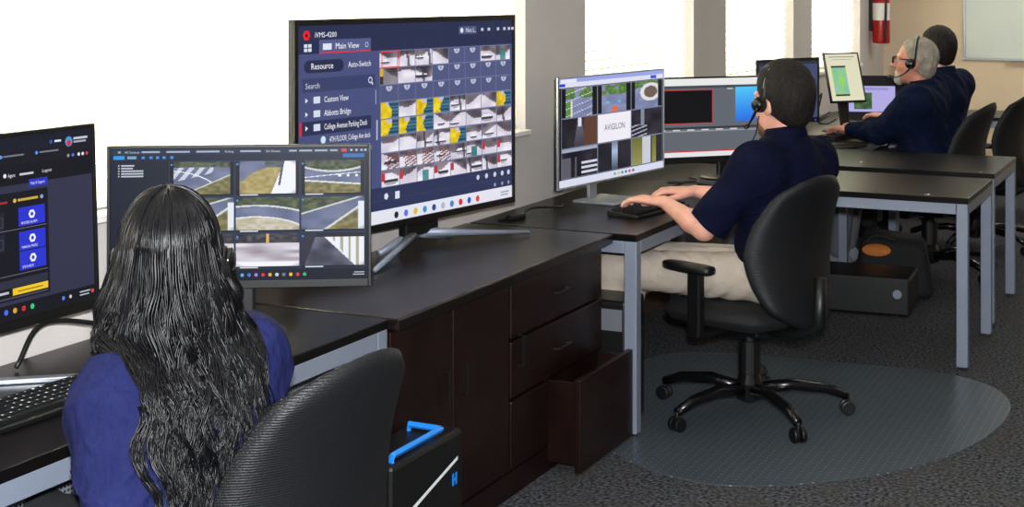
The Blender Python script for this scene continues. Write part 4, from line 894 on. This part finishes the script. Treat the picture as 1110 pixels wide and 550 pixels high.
def hand(f, wr, fwd, up, side, curl=0.5, sc_=1.0):
    """five fingers; side=+1 right hand (thumb to its left)"""
    fwd = np.array(fwd, float); fwd /= np.linalg.norm(fwd); up = np.array(up, float); up -= fwd * (up @ fwd); up /= np.linalg.norm(up); rt = np.cross(fwd, up)
    S = sc_; P = lambda x, y, z: np.array(wr) + (rt * x + fwd * y + up * z) * S
    f.cap(P(-0.018, 0.02, 0), P(-0.024, 0.085, 0.004), 0.022 * S, 0.021 * S, 0.012, flat=(up, 0.62)); f.cap(P(0.016, 0.02, 0), P(0.024, 0.080, 0), 0.022 * S, 0.020 * S, 0.012, flat=(up, 0.62)); f.cap(P(0, 0.0, 0), P(0, 0.085, 0.004), 0.024 * S, 0.022 * S, 0.012, flat=(up, 0.66))
    for i, (x, L) in enumerate(((-0.033, 0.076), (-0.011, 0.085), (0.011, 0.079), (0.033, 0.062))):
        x *= -side * -1; spread = x * 1.1; a = P(x, 0.088, 0.004); ang = 0.12 + 0.25 * curl; p = a; pitch = -0.1
        for j, fr in enumerate((0.45, 0.32, 0.23)):
            pitch += (0.30, 0.75, 0.55)[j] * curl + 0.05; q = p + (fwd * math.cos(pitch) - up * math.sin(pitch) + rt * spread * 4) * L * fr * S
            r0 = (0.0095, 0.0085, 0.0075)[j] * S; f.cap(p, q, r0, r0 * 0.9, 0.003); p = q
    t0 = P(side * -0.024, 0.02, -0.004); t1 = P(side * -0.046, 0.055, -0.012); t2 = P(side * -0.050, 0.085, -0.018); t3 = P(side * -0.044, 0.108, -0.022)
    f.cap(t0, t1, 0.014 * S, 0.012 * S, 0.008); f.cap(t1, t2, 0.0115 * S, 0.010 * S, 0.004); f.cap(t2, t3, 0.010 * S, 0.008 * S, 0.003)

KEEP = {}
def person(label, loc, phi, cfg):
    """seated figure; local axes: +y ahead, +x to its right, z up. cfg keys describe pose and clothes"""
    res = cfg.get('res', 0.006); S = cfg.get('scale', 1.0); fem = cfg.get('female', False)
    pel = V3(0, 0, cfg.get('hip', 0.555)); ln = cfg.get('lean', 0.0); TL = cfg.get('torso', 0.50)
    def tor(h, x=0, y=0):        # point on the leaning spine, h from hip
        a = ln * min(1, h / 0.35); return pel + V3(x, y + h * math.sin(a), h * math.cos(a))
    sw = (0.145 if fem else 0.192) * S
    nb = tor(TL); dp = cfg.get('drop', {}); sh = {sd: tor(TL - 0.045 - dp.get(sd, 0), sd * sw) for sd in (1, -1)}
    inv = Matrix.Rotation(-R(phi), 3, 'Z')
    def loc_of(p): q = inv @ (Vector(p) - Vector(loc)); return V3(q.x, q.y, q.z)
    wr = {}; el = {}
    for sd in (1, -1):
        w = loc_of(cfg['wrist'][sd]); el[sd], wr[sd] = elbow_of(sh[sd], w, cfg.get('elbow_hint', {}).get(sd, (sd * 0.7, -0.3, -1.0)), 0.29 * S, 0.255 * S)
    hips = {sd: pel + V3(sd * 0.085, 0.02, -0.01) for sd in (1, -1)}
    knee = {sd: V3(*cfg['knee'][sd]) for sd in (1, -1)}; ank = {sd: V3(*cfg['ankle'][sd]) for sd in (1, -1)}
    hc = nb + V3(*cfg.get('head_off', (0, 0.045, 0.155))); HR = Matrix.Rotation(R(cfg.get('head_yaw', 0)), 3, 'Z') @ Matrix.Rotation(R(-cfg.get('head_pitch', 0)), 3, 'X'); hs = cfg.get('head', 1.0)
    def hp(x, y, z): q = HR @ Vector((x * hs, y * hs, z * hs)); return hc + V3(q.x, q.y, q.z)
    allp = [pel, nb, hc] + list(sh.values()) + list(el.values()) + list(wr.values()) + list(knee.values()) + list(ank.values())
    lo = np.min(allp, 0) - 0.24; hi = np.max(allp, 0) + 0.24; lo[2] = max(lo[2], -0.02)
    thin = 0.9 if fem else 1.0
    # ---- body (one continuous skin surface)
    f = SDF(lo, hi, res)
    f.ell(pel + V3(0, 0, 0.0), (0.165, 0.12, 0.10)); f.ell(tor(0.17, 0, 0.015), (0.135 * thin, 0.10, 0.16)); f.ell(tor(TL - 0.14, 0, 0.015), (0.155 * thin, 0.11, 0.16), k=0.03)
    f.cap(sh[-1], sh[1], 0.055, k=0.03); f.cap(nb - V3(0, 0, 0.05), hp(0, -0.015, -0.07), 0.056 * (0.85 if fem else 1), 0.054 * (0.85 if fem else 1), 0.025)
    for sd in (1, -1):
        f.cap(sh[sd], el[sd], 0.048 * thin, 0.041 * thin, 0.02); f.cap(el[sd], el[sd] + (wr[sd] - el[sd]) * 0.3, 0.041 * thin, 0.044 * thin, 0.012); f.cap(el[sd] + (wr[sd] - el[sd]) * 0.3, wr[sd], 0.043 * thin, 0.025, 0.012)
        hd_ = cfg.get('hand_dir', {}).get(sd); fw = inv @ Vector(hd_) if hd_ else Vector(wr[sd] - el[sd]) * 1.0; fw = np.array(fw); fw[2] *= 0.3
        hand(f, wr[sd], fw, (0, 0, 1), sd, cfg.get('curl', 0.6), 1.02 * S)
        f.cap(hips[sd], knee[sd], 0.078, 0.056, 0.03); f.cap(knee[sd], ank[sd], 0.052, 0.036, 0.02)
    # head
    hrot = HR
    f.ell(hp(0, -0.012, 0.022), (0.076 * hs, 0.098 * hs, 0.098 * hs), hrot, 0.015); f.ell(hp(0, 0.030, -0.045), (0.058 * hs, 0.062 * hs, 0.075 * hs), hrot, 0.02); f.ell(hp(0, 0.068, -0.098), (0.028 * hs, 0.024 * hs, 0.022 * hs), hrot, 0.02)
    for sd in (1, -1):
        f.ell(hp(sd * 0.036, 0.062, -0.03), (0.026 * hs, 0.022 * hs, 0.024 * hs), hrot, 0.012); f.cap(hp(sd * 0.012, 0.084, 0.022), hp(sd * 0.048, 0.070, 0.020), 0.010 * hs, 0.008 * hs, 0.012)
        f.ell(hp(sd * 0.031, 0.090, 0.004), (0.015 * hs, 0.012 * hs, 0.011 * hs), hrot, 0.008, 'sub')
        f.ell(hp(sd * 0.076, -0.012, -0.012), (0.010 * hs, 0.020 * hs, 0.033 * hs), hrot, 0.006); f.ell(hp(sd * 0.086, -0.008, -0.010), (0.005 * hs, 0.011 * hs, 0.018 * hs), hrot, 0.004, 'sub')
    f.cap(hp(0, 0.088, 0.010), hp(0, 0.112, -0.030), 0.009 * hs, 0.014 * hs, 0.010)
    for sd in (1, -1): f.ell(hp(sd * 0.012, 0.100, -0.033), (0.010 * hs, 0.011 * hs, 0.008 * hs), hrot, 0.006)
    f.cap(hp(-0.020, 0.084, -0.064), hp(0.020, 0.084, -0.064), 0.008 * hs, k=0.008); f.cap(hp(-0.017, 0.084, -0.077), hp(0.017, 0.084, -0.077), 0.008 * hs, k=0.008); f.cap(hp(-0.024, 0.095, -0.070), hp(0.024, 0.095, -0.070), 0.003 * hs, k=0.004, op='sub')
    body = f.build('person', cfg.get('skin', M_skin), None, 1); body.location = loc; body.rotation_euler = (0, 0, R(phi)); tag(body, label, 'person'); del f
    for sd in (1, -1):
        p = hp(sd * 0.031, 0.078, 0.004); MB().lathe([(0.0005, -0.0118 * hs), (0.008 * hs, -0.009 * hs), (0.0118 * hs, 0), (0.008 * hs, 0.009 * hs), (0.0005, 0.0118 * hs)], 12, tuple(p), 'y').build('eye', M_eye, body, smooth=True)
        q = hp(sd * 0.031, 0.0885, 0.004); MB().lathe([(0.005, -0.0012), (0.003, 0.0012)], 10, tuple(q), 'y').build('iris', M_iris, body)
    # ---- shirt
    sm = cfg['shirt']; e = cfg.get('ease', 0.016); f = SDF(lo, hi, res)
    f.ell(tor(0.10, 0, 0.01), (0.160 * thin + e, 0.120 + e, 0.14), k=0.03); f.ell(tor(0.20, 0, 0.02), (0.145 * thin + e, 0.115 + e, 0.17), k=0.03); f.ell(tor(TL - 0.14, 0, 0.015), (0.165 * thin + e, 0.118 + e, 0.17), k=0.03)
    f.cap(sh[-1] - V3(0, 0, 0.0), sh[1], 0.058 + e * 0.5, k=0.04); f.cap(nb - V3(0, 0, 0.06), nb + V3(0, 0.012, 0.035), 0.085, 0.066, 0.03)
    for sd in (1, -1): f.cap(nb - V3(0, 0, 0.035), sh[sd] + V3(-sd * 0.02, 0, -0.03), 0.075, 0.07 + e * 0.4, 0.05); f.cap(sh[sd] + V3(-sd * 0.03, 0, -0.05), tor(0.16, sd * 0.10 * thin), 0.085, 0.075, 0.05)
    for sd in (1, -1):
        t = cfg.get('sleeve', 0.75)
        if t <= 1:
            en = sh[sd] + (el[sd] - sh[sd]) * t; f.cap(sh[sd], en, 0.056 * thin + e * 0.6, 0.055 * thin + e * 0.8, 0.06)
            ax = (el[sd] - sh[sd]) / np.linalg.norm(el[sd] - sh[sd]); f.half(en, ax, 0.004, 'int', en - 0.09, en + 0.09) if cfg.get('cut', True) else None
        else:
            lo_ = cfg.get('loose', 0.0); f.cap(sh[sd], el[sd], 0.056 * thin + e * 0.6 + lo_ * 0.3, 0.054 * thin + e * 0.8 + lo_, 0.09); en = el[sd] + (wr[sd] - el[sd]) * (t - 1); f.cap(el[sd], en, 0.050 * thin + e * 0.6, 0.040 + e * 0.4, 0.015)
            f.cap(en, en + (wr[sd] - el[sd]) * 0.05, 0.041 + e * 0.3, 0.037 + e * 0.3, 0.004)
    # folds
    sd_ = cfg.get('seed', 1.0)
    fo = cfg.get('folds', 1.0)
    def ridge(X, Y, Z):
        q = cfg.get('fold_freq', 1.5); a = np.sin(q * (17 * Z + 9 * X) + 2.2 * np.sin(11 * X + 8 * Y + 7 * Z + sd_) + 1.3 * np.sin(17 * Y - 9 * Z)); b = np.sin(q * (19 * X - 14 * Z + 6 * Y) + 2.0 * np.sin(12 * Z + 9 * Y + sd_)); c = 0.5 + 0.5 * np.sin(6 * X + 5 * Z + 4 * Y + 2 * sd_)
        return -0.0022 * fo * ((1 - np.abs(a)) ** 3 * c + (1 - np.abs(b)) ** 3 * (1 - c))
    f.warp(ridge)
    f.warp(lambda X, Y, Z: 0.003 * np.sin(42 * Z + 15 * X * sd_ + 3 * np.sin(9 * Y + 5 * X + sd_)) * np.sin(13 * X + 9 * Y + sd_) + 0.0014 * np.sin(60 * X + 41 * Z + 30 * Y))
    # neck opening and collar
    nn = V3(0, 0.25, 1.0); f.half(nb + V3(0, 0, 0.038 if cfg.get('collar', True) else 0.02), nn, 0.004, 'int', nb - V3(0.12, 0.12, 0.02), nb + V3(0.12, 0.14, 0.3))
    f.half(pel - V3(0, 0, cfg.get('hem', 0.005)), (0, 0, -1), 0.006)
    so = f.build('shirt', sm, body)
    if cfg.get('keep'): KEEP['shirt'] = f
    del f
    if cfg.get('collar', True):
        cl = MB(); n = 26; pr = []
        for i in range(n + 1):
            a = R(90 + 22 + (360 - 44) * i / n); cx, cy = 0.070 * math.cos(a), 0.070 * math.sin(a) * 1.05; pr.append((cx, cy))
        v = []
        for (cx, cy) in pr:
            for (sc2, z) in ((0.93, 0.020), (0.95, 0.058), (1.02, 0.060), (1.16, 0.022), (1.12, 0.018)): v.append((nb[0] + cx * sc2, nb[1] + 0.008 + cy * sc2, nb[2] + z - 0.012 * (cy / 0.07)))
        fc = [(i * 5 + k, i * 5 + (k + 1) % 5, (i + 1) * 5 + (k + 1) % 5, (i + 1) * 5 + k) for i in range(n) for k in range(5)]; cl.add(v, fc).build('collar', sm, so, smooth=True)
    # ---- trousers
    f = SDF(lo, hi, max(res, 0.006)); f.ell(pel + V3(0, 0, 0.0), (0.178, 0.135, 0.115), k=0.03); f.cap(pel + V3(0, 0, 0.02), pel + V3(0, 0.01, 0.08), 0.13, 0.12, 0.03)
    for sd in (1, -1):
        f.cap(hips[sd], knee[sd], 0.094, 0.072, 0.03); f.cap(knee[sd], ank[sd] + V3(0, 0, 0.03), 0.070, 0.058, 0.02)
    f.warp(lambda X, Y, Z: 0.0035 * np.sin(40 * Y + 9 * np.sin(14 * X) + 17 * Z) * np.sin(15 * X + 9 * Z)); f.half(pel + V3(0, 0, 0.085), (0, 0, 1))
    f.build('trousers', cfg['pants'], body); del f
    if cfg.get('belt'):
        b = MB(); n = 36; v = []
        for i in range(n):
            a = 2 * math.pi * i / n
            for (rr, z) in ((0.0, 0.0), (0.006, 0.0), (0.006, 0.036), (0.0, 0.036)): v.append(((0.158 + rr) * math.cos(a), (0.128 + rr) * math.sin(a) + 0.006, pel[2] + 0.035 + z))
        b.add(v, [(i * 4 + k, ((i + 1) % n) * 4 + k, ((i + 1) % n) * 4 + (k + 1) % 4, i * 4 + (k + 1) % 4) for i in range(n) for k in range(4)]).build('belt', M_leather, body)
    for sd in (1, -1):
        g = SDF(ank[sd] - V3(0.09, 0.12, 0.12), ank[sd] + V3(0.09, 0.24, 0.08), 0.006); a = ank[sd]; zf = cfg.get('floor', 0.0) - 0.0
        g.cap(V3(a[0], a[1] - 0.035, a[2] - 0.045), V3(a[0], a[1] + 0.13, a[2] - 0.055), 0.042, 0.040, 0.02); g.cap(V3(a[0], a[1] - 0.02, a[2] - 0.03), V3(a[0], a[1] + 0.03, a[2] + 0.005), 0.045, 0.038, 0.02); g.half(V3(a[0], a[1], a[2] - 0.085), (0, 0, -1), 0.004)
        g.build('shoe', cfg.get('shoes', M_leather), body)
    # ---- short hair
    hm = cfg.get('hair')
    if hm:
        g = SDF(hc - 0.17 * hs, hc + 0.17 * hs, min(res, 0.005)); hh = cfg.get('hair_h', 0.012)
        g.ell(hp(0, -0.016, 0.028), ((0.076 + hh) * hs, (0.098 + hh) * hs, (0.096 + hh * 1.2) * hs), hrot, 0.01); g.ell(hp(0, -0.055, -0.03), (0.066 * hs, 0.052 * hs, 0.062 * hs), hrot, 0.02)
        g.warp(lambda X, Y, Z: 0.0018 * np.sin(150 * X + 40 * Z) * np.sin(120 * Y + 60 * Z) + 0.0012 * np.sin(260 * (X + Y) + 90 * Z))
        q = HR @ Vector((0, 1, -0.55)); g.half(hp(0, 0.048, 0.055), (q.x, q.y, q.z), 0.012)           # hairline over the forehead
        q = HR @ Vector((0, 0.75, -1)); g.half(hp(0, 0.012, -0.028), (q.x, q.y, q.z), 0.010)          # temple and nape line
        for sd in (1, -1): g.ell(hp(sd * 0.085, -0.006, -0.02), (0.020 * hs, 0.022 * hs, 0.030 * hs), hrot, 0.006, 'sub')
        g.build('hair', hm, body)
    if cfg.get('beard'):
        g = SDF(hc - 0.17 * hs, hc + 0.17 * hs, min(res, 0.005)); g.ell(hp(0, 0.034, -0.062), (0.060 * hs, 0.064 * hs, 0.066 * hs), hrot, 0.01); g.ell(hp(0, 0.072, -0.100), (0.032 * hs, 0.030 * hs, 0.030 * hs), hrot, 0.012)
        q = HR @ Vector((0, -0.9, 1)); g.half(hp(0, 0.062, cfg.get('beard_line', -0.058)), (q.x, q.y, q.z), 0.006); q = HR @ Vector((0, -1, 0.1)); g.half(hp(0, cfg.get('beard_back', 0.02), -0.05), (q.x, q.y, q.z), 0.006)
        g.warp(lambda X, Y, Z: 0.0015 * np.sin(200 * X) * np.sin(190 * Z + 80 * Y)); g.build('beard', cfg['beard'], body)
    body['_h'] = 0; del body['_h']
    M = Matrix.Translation(loc) @ Matrix.Rotation(R(phi), 4, 'Z')
    T = lambda x, y, z: tuple(M @ Vector(hp(x, y, z)))
    return body, T, (HR, hs, M)
def headset(label, T, hs, side=-1, cup=0.092, cord=None, extra=0.0):
    """over the crown, cup on each ear, boom on one side"""
    h = empty('headset', (0, 0, 0)); tag(h, label, 'headset', 'black telephone headsets')
    r = 0.118 + extra; arc = [T(cup * 0.98 * math.cos(R(a)) * (1 + 0.02 * math.sin(R(a))), -0.012, -0.005 + r * math.sin(R(a)) + 0.018 * math.sin(R(a))) for a in range(0, 181, 10)]
    MB().tube(arc, 0.006, 6).build('headband', M_black, h, smooth=True)
    arc2 = [T((cup + 0.004) * 0.98 * math.cos(R(a)), -0.006, -0.005 + (r + 0.022) * math.sin(R(a)) + 0.001) for a in range(20, 161, 10)]
    MB().tube(arc2, 0.0025, 6).build('headband_wire', M_alu, h, smooth=True)
    for sd in (1, -1):
        a, b, c_ = Vector(T(sd * (cup - 0.014), 0.010, -0.010)), Vector(T(sd * (cup + 0.006), 0.010, -0.010)), Vector(T(sd * (cup + 0.020), 0.010, -0.010))
        cp = MB().tube([a, b], [0.030, 0.030], 20).build('ear_cushion', M_fabric, h, 0.006); MB().tube([b, b.lerp(c_, 0.6), c_], [0.028, 0.026, 0.018], 20).build('ear_cup', M_black2, h, smooth=True)
    b = MB().tube(bez([T(side * (cup + 0.018), 0.0, -0.020), T(side * (cup + 0.016), 0.030, -0.058), T(side * (cup - 0.004), 0.075, -0.085), T(side * 0.058, 0.112, -0.088)], 6), [0.006] * 6 + [0.0045] * 12 + [0.005], 6).build('microphone_boom', M_black, h, smooth=True)
    MB().tube([T(side * 0.060, 0.110, -0.088), T(side * 0.040, 0.122, -0.086)], 0.010, 8).build('microphone', M_black, h, 0.003)
    if cord: MB().tube(bez([T(side * (cup + 0.018), -0.006, -0.045)] + cord, 8), 0.0025, 5).build('cord', M_cable, h, smooth=True)
    return h

# --- middle man at the wall desk
man, Tm, (hr, hs, Mm) = person('man in navy polo and khaki trousers with headset typing at the middle desk', (-1.54, 5.51, 0), 74, dict(
    res=0.004, shirt=M_navy, pants=M_khaki, hair=M_hairbr, skin=M_skin, hair_h=0.012, lean=R(-4), torso=0.50, hip=0.555, head=1.17, head_off=(0, 0.022, 0.158), head_yaw=-14, head_pitch=2, sleeve=0.92, belt=True, drop={1: 0.035, -1: 0.02}, ease=0.027, scale=1.10,
    wrist={-1: (-1.98, 5.44, 0.806), 1: (-1.97, 5.78, 0.806)}, hand_dir={-1: (-1, 0.15, 0), 1: (-1, -0.45, 0)}, elbow_hint={-1: (-0.55, -0.3, -1), 1: (0.6, -0.3, -1)}, curl=0.5,
    knee={-1: (-0.31, 0.56, 0.545), 1: (-0.15, 0.57, 0.555)}, ankle={-1: (-0.31, 0.58, 0.092), 1: (-0.19, 0.64, 0.092)}, beard=M_stub, beard_line=-0.075, beard_back=0.02))
headset('black headset with microphone on the brown-haired man at the middle desk', Tm, hs, -1, cord=[Tm(-0.10, 0.02, -0.10), Tm(-0.10, 0.06, -0.17), Tm(-0.09, 0.05, -0.24)])
# --- man with glasses
gm, Tg, (hr2, hs2, Mg) = person('grey-haired man with glasses and white goatee in navy jacket at the far desk', (-1.56, 8.74, 0), 86, dict(
    res=0.007, shirt=M_navy2, pants=M_greyp, hair=M_hairg, skin=M_skin2, hair_h=0.006, lean=R(3), torso=0.50, hip=0.555, head=1.12, head_off=(0, 0.05, 0.165), head_yaw=6, head_pitch=-4, sleeve=1.93, scale=1.06, seed=2.0, shoes=M_shoe, ease=0.026,
    wrist={-1: (-2.02, 8.80, 0.80), 1: (-2.00, 9.16, 0.80)}, hand_dir={-1: (-1, 0.5, 0), 1: (-1, 0.1, 0)}, curl=0.6,
    knee={-1: (-0.16, 0.44, 0.54), 1: (0.14, 0.46, 0.54)}, ankle={-1: (-0.22, 0.46, 0.092), 1: (0.06, 0.50, 0.092)}, beard=M_beard, beard_line=-0.082, beard_back=0.066))
headset('black headset with microphone on the grey-haired man with glasses', Tg, hs2, -1)
eg = empty('eyeglasses'); tag(eg, 'dark blue framed eyeglasses on the grey-haired man', 'glasses')
for sd in (1, -1):
    ring = [T for T in (Tg(sd * 0.034 + 0.024 * math.cos(a), 0.108 - 0.02 * abs(0.034 + sd * 0 + 0.024 * math.cos(a) * sd), 0.002 + 0.018 * math.sin(a)) for a in [2 * math.pi * i / 20 for i in range(21)])]
    MB().tube(ring, 0.0032, 6, cap=False).build('rim', mat('navy_frame', rgb(24, 34, 70), 0.3), eg, smooth=True)
    MB().add(ring[:20], [tuple(range(20))]).build('lens', M_glass, eg)
    MB().tube([Tg(sd * 0.060, 0.098, 0.008), Tg(sd * 0.082, 0.06, 0.010), Tg(sd * 0.088, -0.01, 0.012)], 0.003, 6).build('temple', MATS['navy_frame'], eg, smooth=True)
MB().tube([Tg(-0.012, 0.110, 0.006), Tg(0, 0.114, 0.009), Tg(0.012, 0.110, 0.006)], 0.003, 6).build('bridge', MATS['navy_frame'], eg, smooth=True)
# --- farthest man
fm, Tf, (hr3, hs3, Mf) = person('dark-haired man in navy polo farthest away, behind the man with glasses', (-1.64, 9.74, 0), 72, dict(
    res=0.007, shirt=M_navy2, pants=M_darkp, hair=M_hairbr, skin=M_skin, hair_h=0.014, lean=R(0), torso=0.52, hip=0.56, head=1.14, head_off=(0, 0.05, 0.17), head_yaw=-16, sleeve=0.85, scale=1.12, seed=3.0, ease=0.03,
    wrist={-1: (-2.03, 9.86, 0.80), 1: (-2.06, 10.08, 0.80)}, hand_dir={-1: (-1, 0.6, 0), 1: (-1, 0.2, 0)}, curl=0.6, knee={-1: (-0.15, 0.44, 0.54), 1: (0.15, 0.44, 0.54)}, ankle={-1: (-0.15, 0.46, 0.092), 1: (0.15, 0.46, 0.092)}))
band_ = Mf.inverted(); MB().tube([(-2.005, 9.845, 0.80), (-1.985, 9.835, 0.805)], 0.034, 16).xf(Matrix.Rotation(-R(72), 4, 'Z') @ Matrix.Translation((1.64, -9.74, 0))).build('wristband', M_leather, fm)
headset('black headset on the farthest dark-haired man', Tf, hs3, -1)

# --- woman with long hair, seen from behind
wm, Tw, (hr4, hs4, Mw) = person('woman with long wavy black hair in blue blouse sitting with back to the camera', (-1.785, 2.30, 0), 74, dict(
    res=0.006, female=True, shirt=M_blue, pants=M_darkp, skin=M_skin, lean=R(9), torso=0.40, hip=0.535, head=1.02, head_off=(0.0, 0.03, 0.175), head_yaw=-48, head_pitch=-4, sleeve=1.85, collar=False, scale=1.0, seed=1.4, ease=0.028, hem=0.02, keep=True, drop={-1: 0.03, 1: 0.0}, folds=4.0, fold_freq=2.2, loose=0.008,
    wrist={-1: (-1.89, 2.29, 0.60), 1: (-2.12, 2.60, 0.79)}, hand_dir={-1: (-1, 0.3, 0), 1: (-1, -0.1, 0)}, elbow_hint={-1: (-0.15, -0.35, -1), 1: (0.45, -0.1, -1)}, curl=0.5,
    knee={-1: (-0.11, 0.43, 0.53), 1: (0.11, 0.43, 0.53)}, ankle={-1: (-0.10, 0.40, 0.092), 1: (0.10, 0.40, 0.092)}))
def long_hair(parent, M):
    """cap + falling mass + hundreds of wavy locks, in the woman's own axes"""
    HR, hs = hr4, hs4; Mi = M.inverted()
    hp = lambda x, y, z: np.array(Mi @ Vector(Tw(x, y, z)))
    c = hp(0, 0, 0); back = np.array(HR @ Vector((0, -1, 0))); right = np.array(HR @ Vector((1, 0, 0)))
    g = SDF(c - V3(0.26, 0.30, 0.62), c + V3(0.26, 0.22, 0.17), 0.006)
    g.ell(hp(0, -0.018, 0.024), (0.086 * hs, 0.106 * hs, 0.108 * hs), HR, 0.02); g.ell(hp(0, -0.03, -0.05), (0.090, 0.088, 0.11), HR, 0.03)
    for sx in (-1, -0.5, 0, 0.5, 1):
        p0 = hp(sx * 0.075, -0.045 + 0.03 * abs(sx), -0.03); p1 = hp(sx * 0.098, -0.075 + 0.055 * abs(sx), -0.20); p2 = hp(sx * 0.098, -0.125 + 0.075 * abs(sx), -0.36)
        g.cap(p0, p1, 0.045, 0.046, 0.03); g.cap(p1, p2, 0.046, 0.028, 0.03)
    q = HR @ Vector((0, 1, -0.15)); g.half(hp(0, 0.052, 0.0), (q.x, q.y, q.z), 0.01, lo=c - V3(0.26, 0.3, 0.12), hi=c + 0.25)
    g.warp(lambda X, Y, Z: 0.0032 * np.sin(70 * X + 55 * Y + 6 * np.sin(11 * Z)) * np.clip((c[2] + 0.10 - Z) * 6, 0.25, 1) + 0.002 * np.sin(150 * X - 120 * Y + 5 * np.sin(14 * Z + 3 * X)))
    hair = g.build('hair', M_hairs, parent); del g
    rng = random.Random(3); m = MB(); R0 = (0.094, 0.114, 0.117)
    sf = KEEP['shirt']; gx, gy, gz = np.gradient(sf.d, sf.res)
    def clear(p, dist):
        for _ in range(24):
            i = np.round((p - sf.lo) / sf.res).astype(int)
            if np.any(i < 1) or np.any(i >= sf.n - 1): return p
            i = tuple(i); d = sf.d[i]
            if d >= dist: return p
            p = p + V3(0, -1, 0.0) * max(0.004, (dist - d) * 0.9)
        return p
    for i in range(130):             # clumps of fine strands that share a wave
        a = rng.uniform(-1, 1) * 122; th = R(a); ph = rng.uniform(0, 6.28); amp = rng.uniform(0.006, 0.017); wl = rng.uniform(0.12, 0.18); L = (rng.uniform(0.30, 0.46) + (0.06 if rng.random() < 0.2 else 0)) * (1 if abs(a) < 75 else 0.72); out = rng.uniform(-0.010, 0.006); el0 = R(rng.uniform(48, 92))
        for j in range(13):
            t2_ = th + rng.gauss(0, 0.04); dirx, diry = math.sin(t2_), -math.cos(t2_); pts = []; o2 = out + rng.gauss(0, 0.004); L2 = L * rng.uniform(0.86, 1.0); p2 = ph + rng.gauss(0, 0.14); e0 = el0 + rng.gauss(0, 0.06); n1, n2 = 6, 9
            for k in range(n1):
                e = e0 * (1 - k / n1); q_ = 1 + 0.35 * (out + 0.002) / 0.1 + rng.gauss(0, 0.006); pts.append(hp(dirx * R0[0] * q_ * math.cos(e), -0.018 + diry * R0[1] * q_ * math.cos(e), 0.024 + R0[2] * q_ * math.sin(e)))
            for k in range(n2 + 1):
                s_ = k / n2; z = 0.024 - s_ * L2; pull = max(0, s_ - 0.6) * 1.2; dx2 = dirx * (1 - pull) + math.sin(th) * pull; sprd = 1.0 + 0.40 * min(1, s_ * 2.2) - 0.55 * max(0, s_ - 0.5)
                wv = amp * min(1, s_ * 2.0) * math.sin(2 * math.pi * s_ * L2 / wl + p2); wv2 = amp * 0.6 * min(1, s_ * 2) * math.cos(2 * math.pi * s_ * L2 / wl + p2)
                rad = 1.0 + 0.40 * s_ * (1 if diry < 0 else 0.2)
                pts.append(hp(dx2 * (R0[0] * sprd + o2 * 0.4) + wv * abs(diry) + wv2 * dirx, -0.018 + diry * (R0[1] * rad + o2 + wv2) - 0.03 * s_ + wv * abs(dirx), z))
            dd_ = 0.006 + 0.010 * ((j * 7) % 13) / 13; pts = [clear(p, dd_) if k > 7 else p for k, p in enumerate(pts)]
            P = bez([tuple(p) for p in pts], 2); nP = len(P); r0 = rng.uniform(0.0012, 0.0026)
            m.tube(P, [r0 * (1 - 0.8 * max(0, (q / nP - 0.75) / 0.25)) for q in range(nP)], 4, cap=False)
    tag(m.build('hair_locks', M_hairb, hair, smooth=True), kind='stuff')
    m2_ = MB()   # the few separate curls that hang lowest
    for (x, y, z, L, ph) in ((-0.085, -0.185, -0.27, 0.19, 0.3), (-0.025, -0.20, -0.28, 0.15, 1.2), (0.05, -0.20, -0.27, 0.20, 2.0), (0.085, -0.18, -0.26, 0.26, 0.8), (0.10, -0.15, -0.24, 0.18, 4.0), (0.06, -0.195, -0.25, 0.28, 5.0)):
        for j in range(22):
            ra, rr_ = rng.uniform(0, 6.28), 0.011 * math.sqrt(rng.random()); ox, oy = rr_ * math.cos(ra), rr_ * math.sin(ra); l2 = L * rng.uniform(0.85, 1.0); w_ = 5.2
            P = [tuple(clear(hp(x + ox * (1 - 0.7 * t) + 0.016 * math.sin(w_ * t * L / 0.1 + ph), y - 0.03 * t + oy * (1 - 0.7 * t) + 0.012 * math.cos(w_ * t * L / 0.1 + ph), z + 0.06 - (l2 + 0.06) * t), 0.010 + max(0, oy))) for t in [i / 16 for i in range(17)]]
            m2_.tube(P, [0.0022 * (1 - 0.7 * (i / 16) ** 2) for i in range(17)], 4, cap=False)
    tag(m2_.build('curls', M_hairb, hair, smooth=True), kind='stuff')
long_hair(wm, Mw)
hw_ = headset('black headset with thin boom on the long-haired woman', Tw, hs4, 1, cup=0.100, extra=0.006)
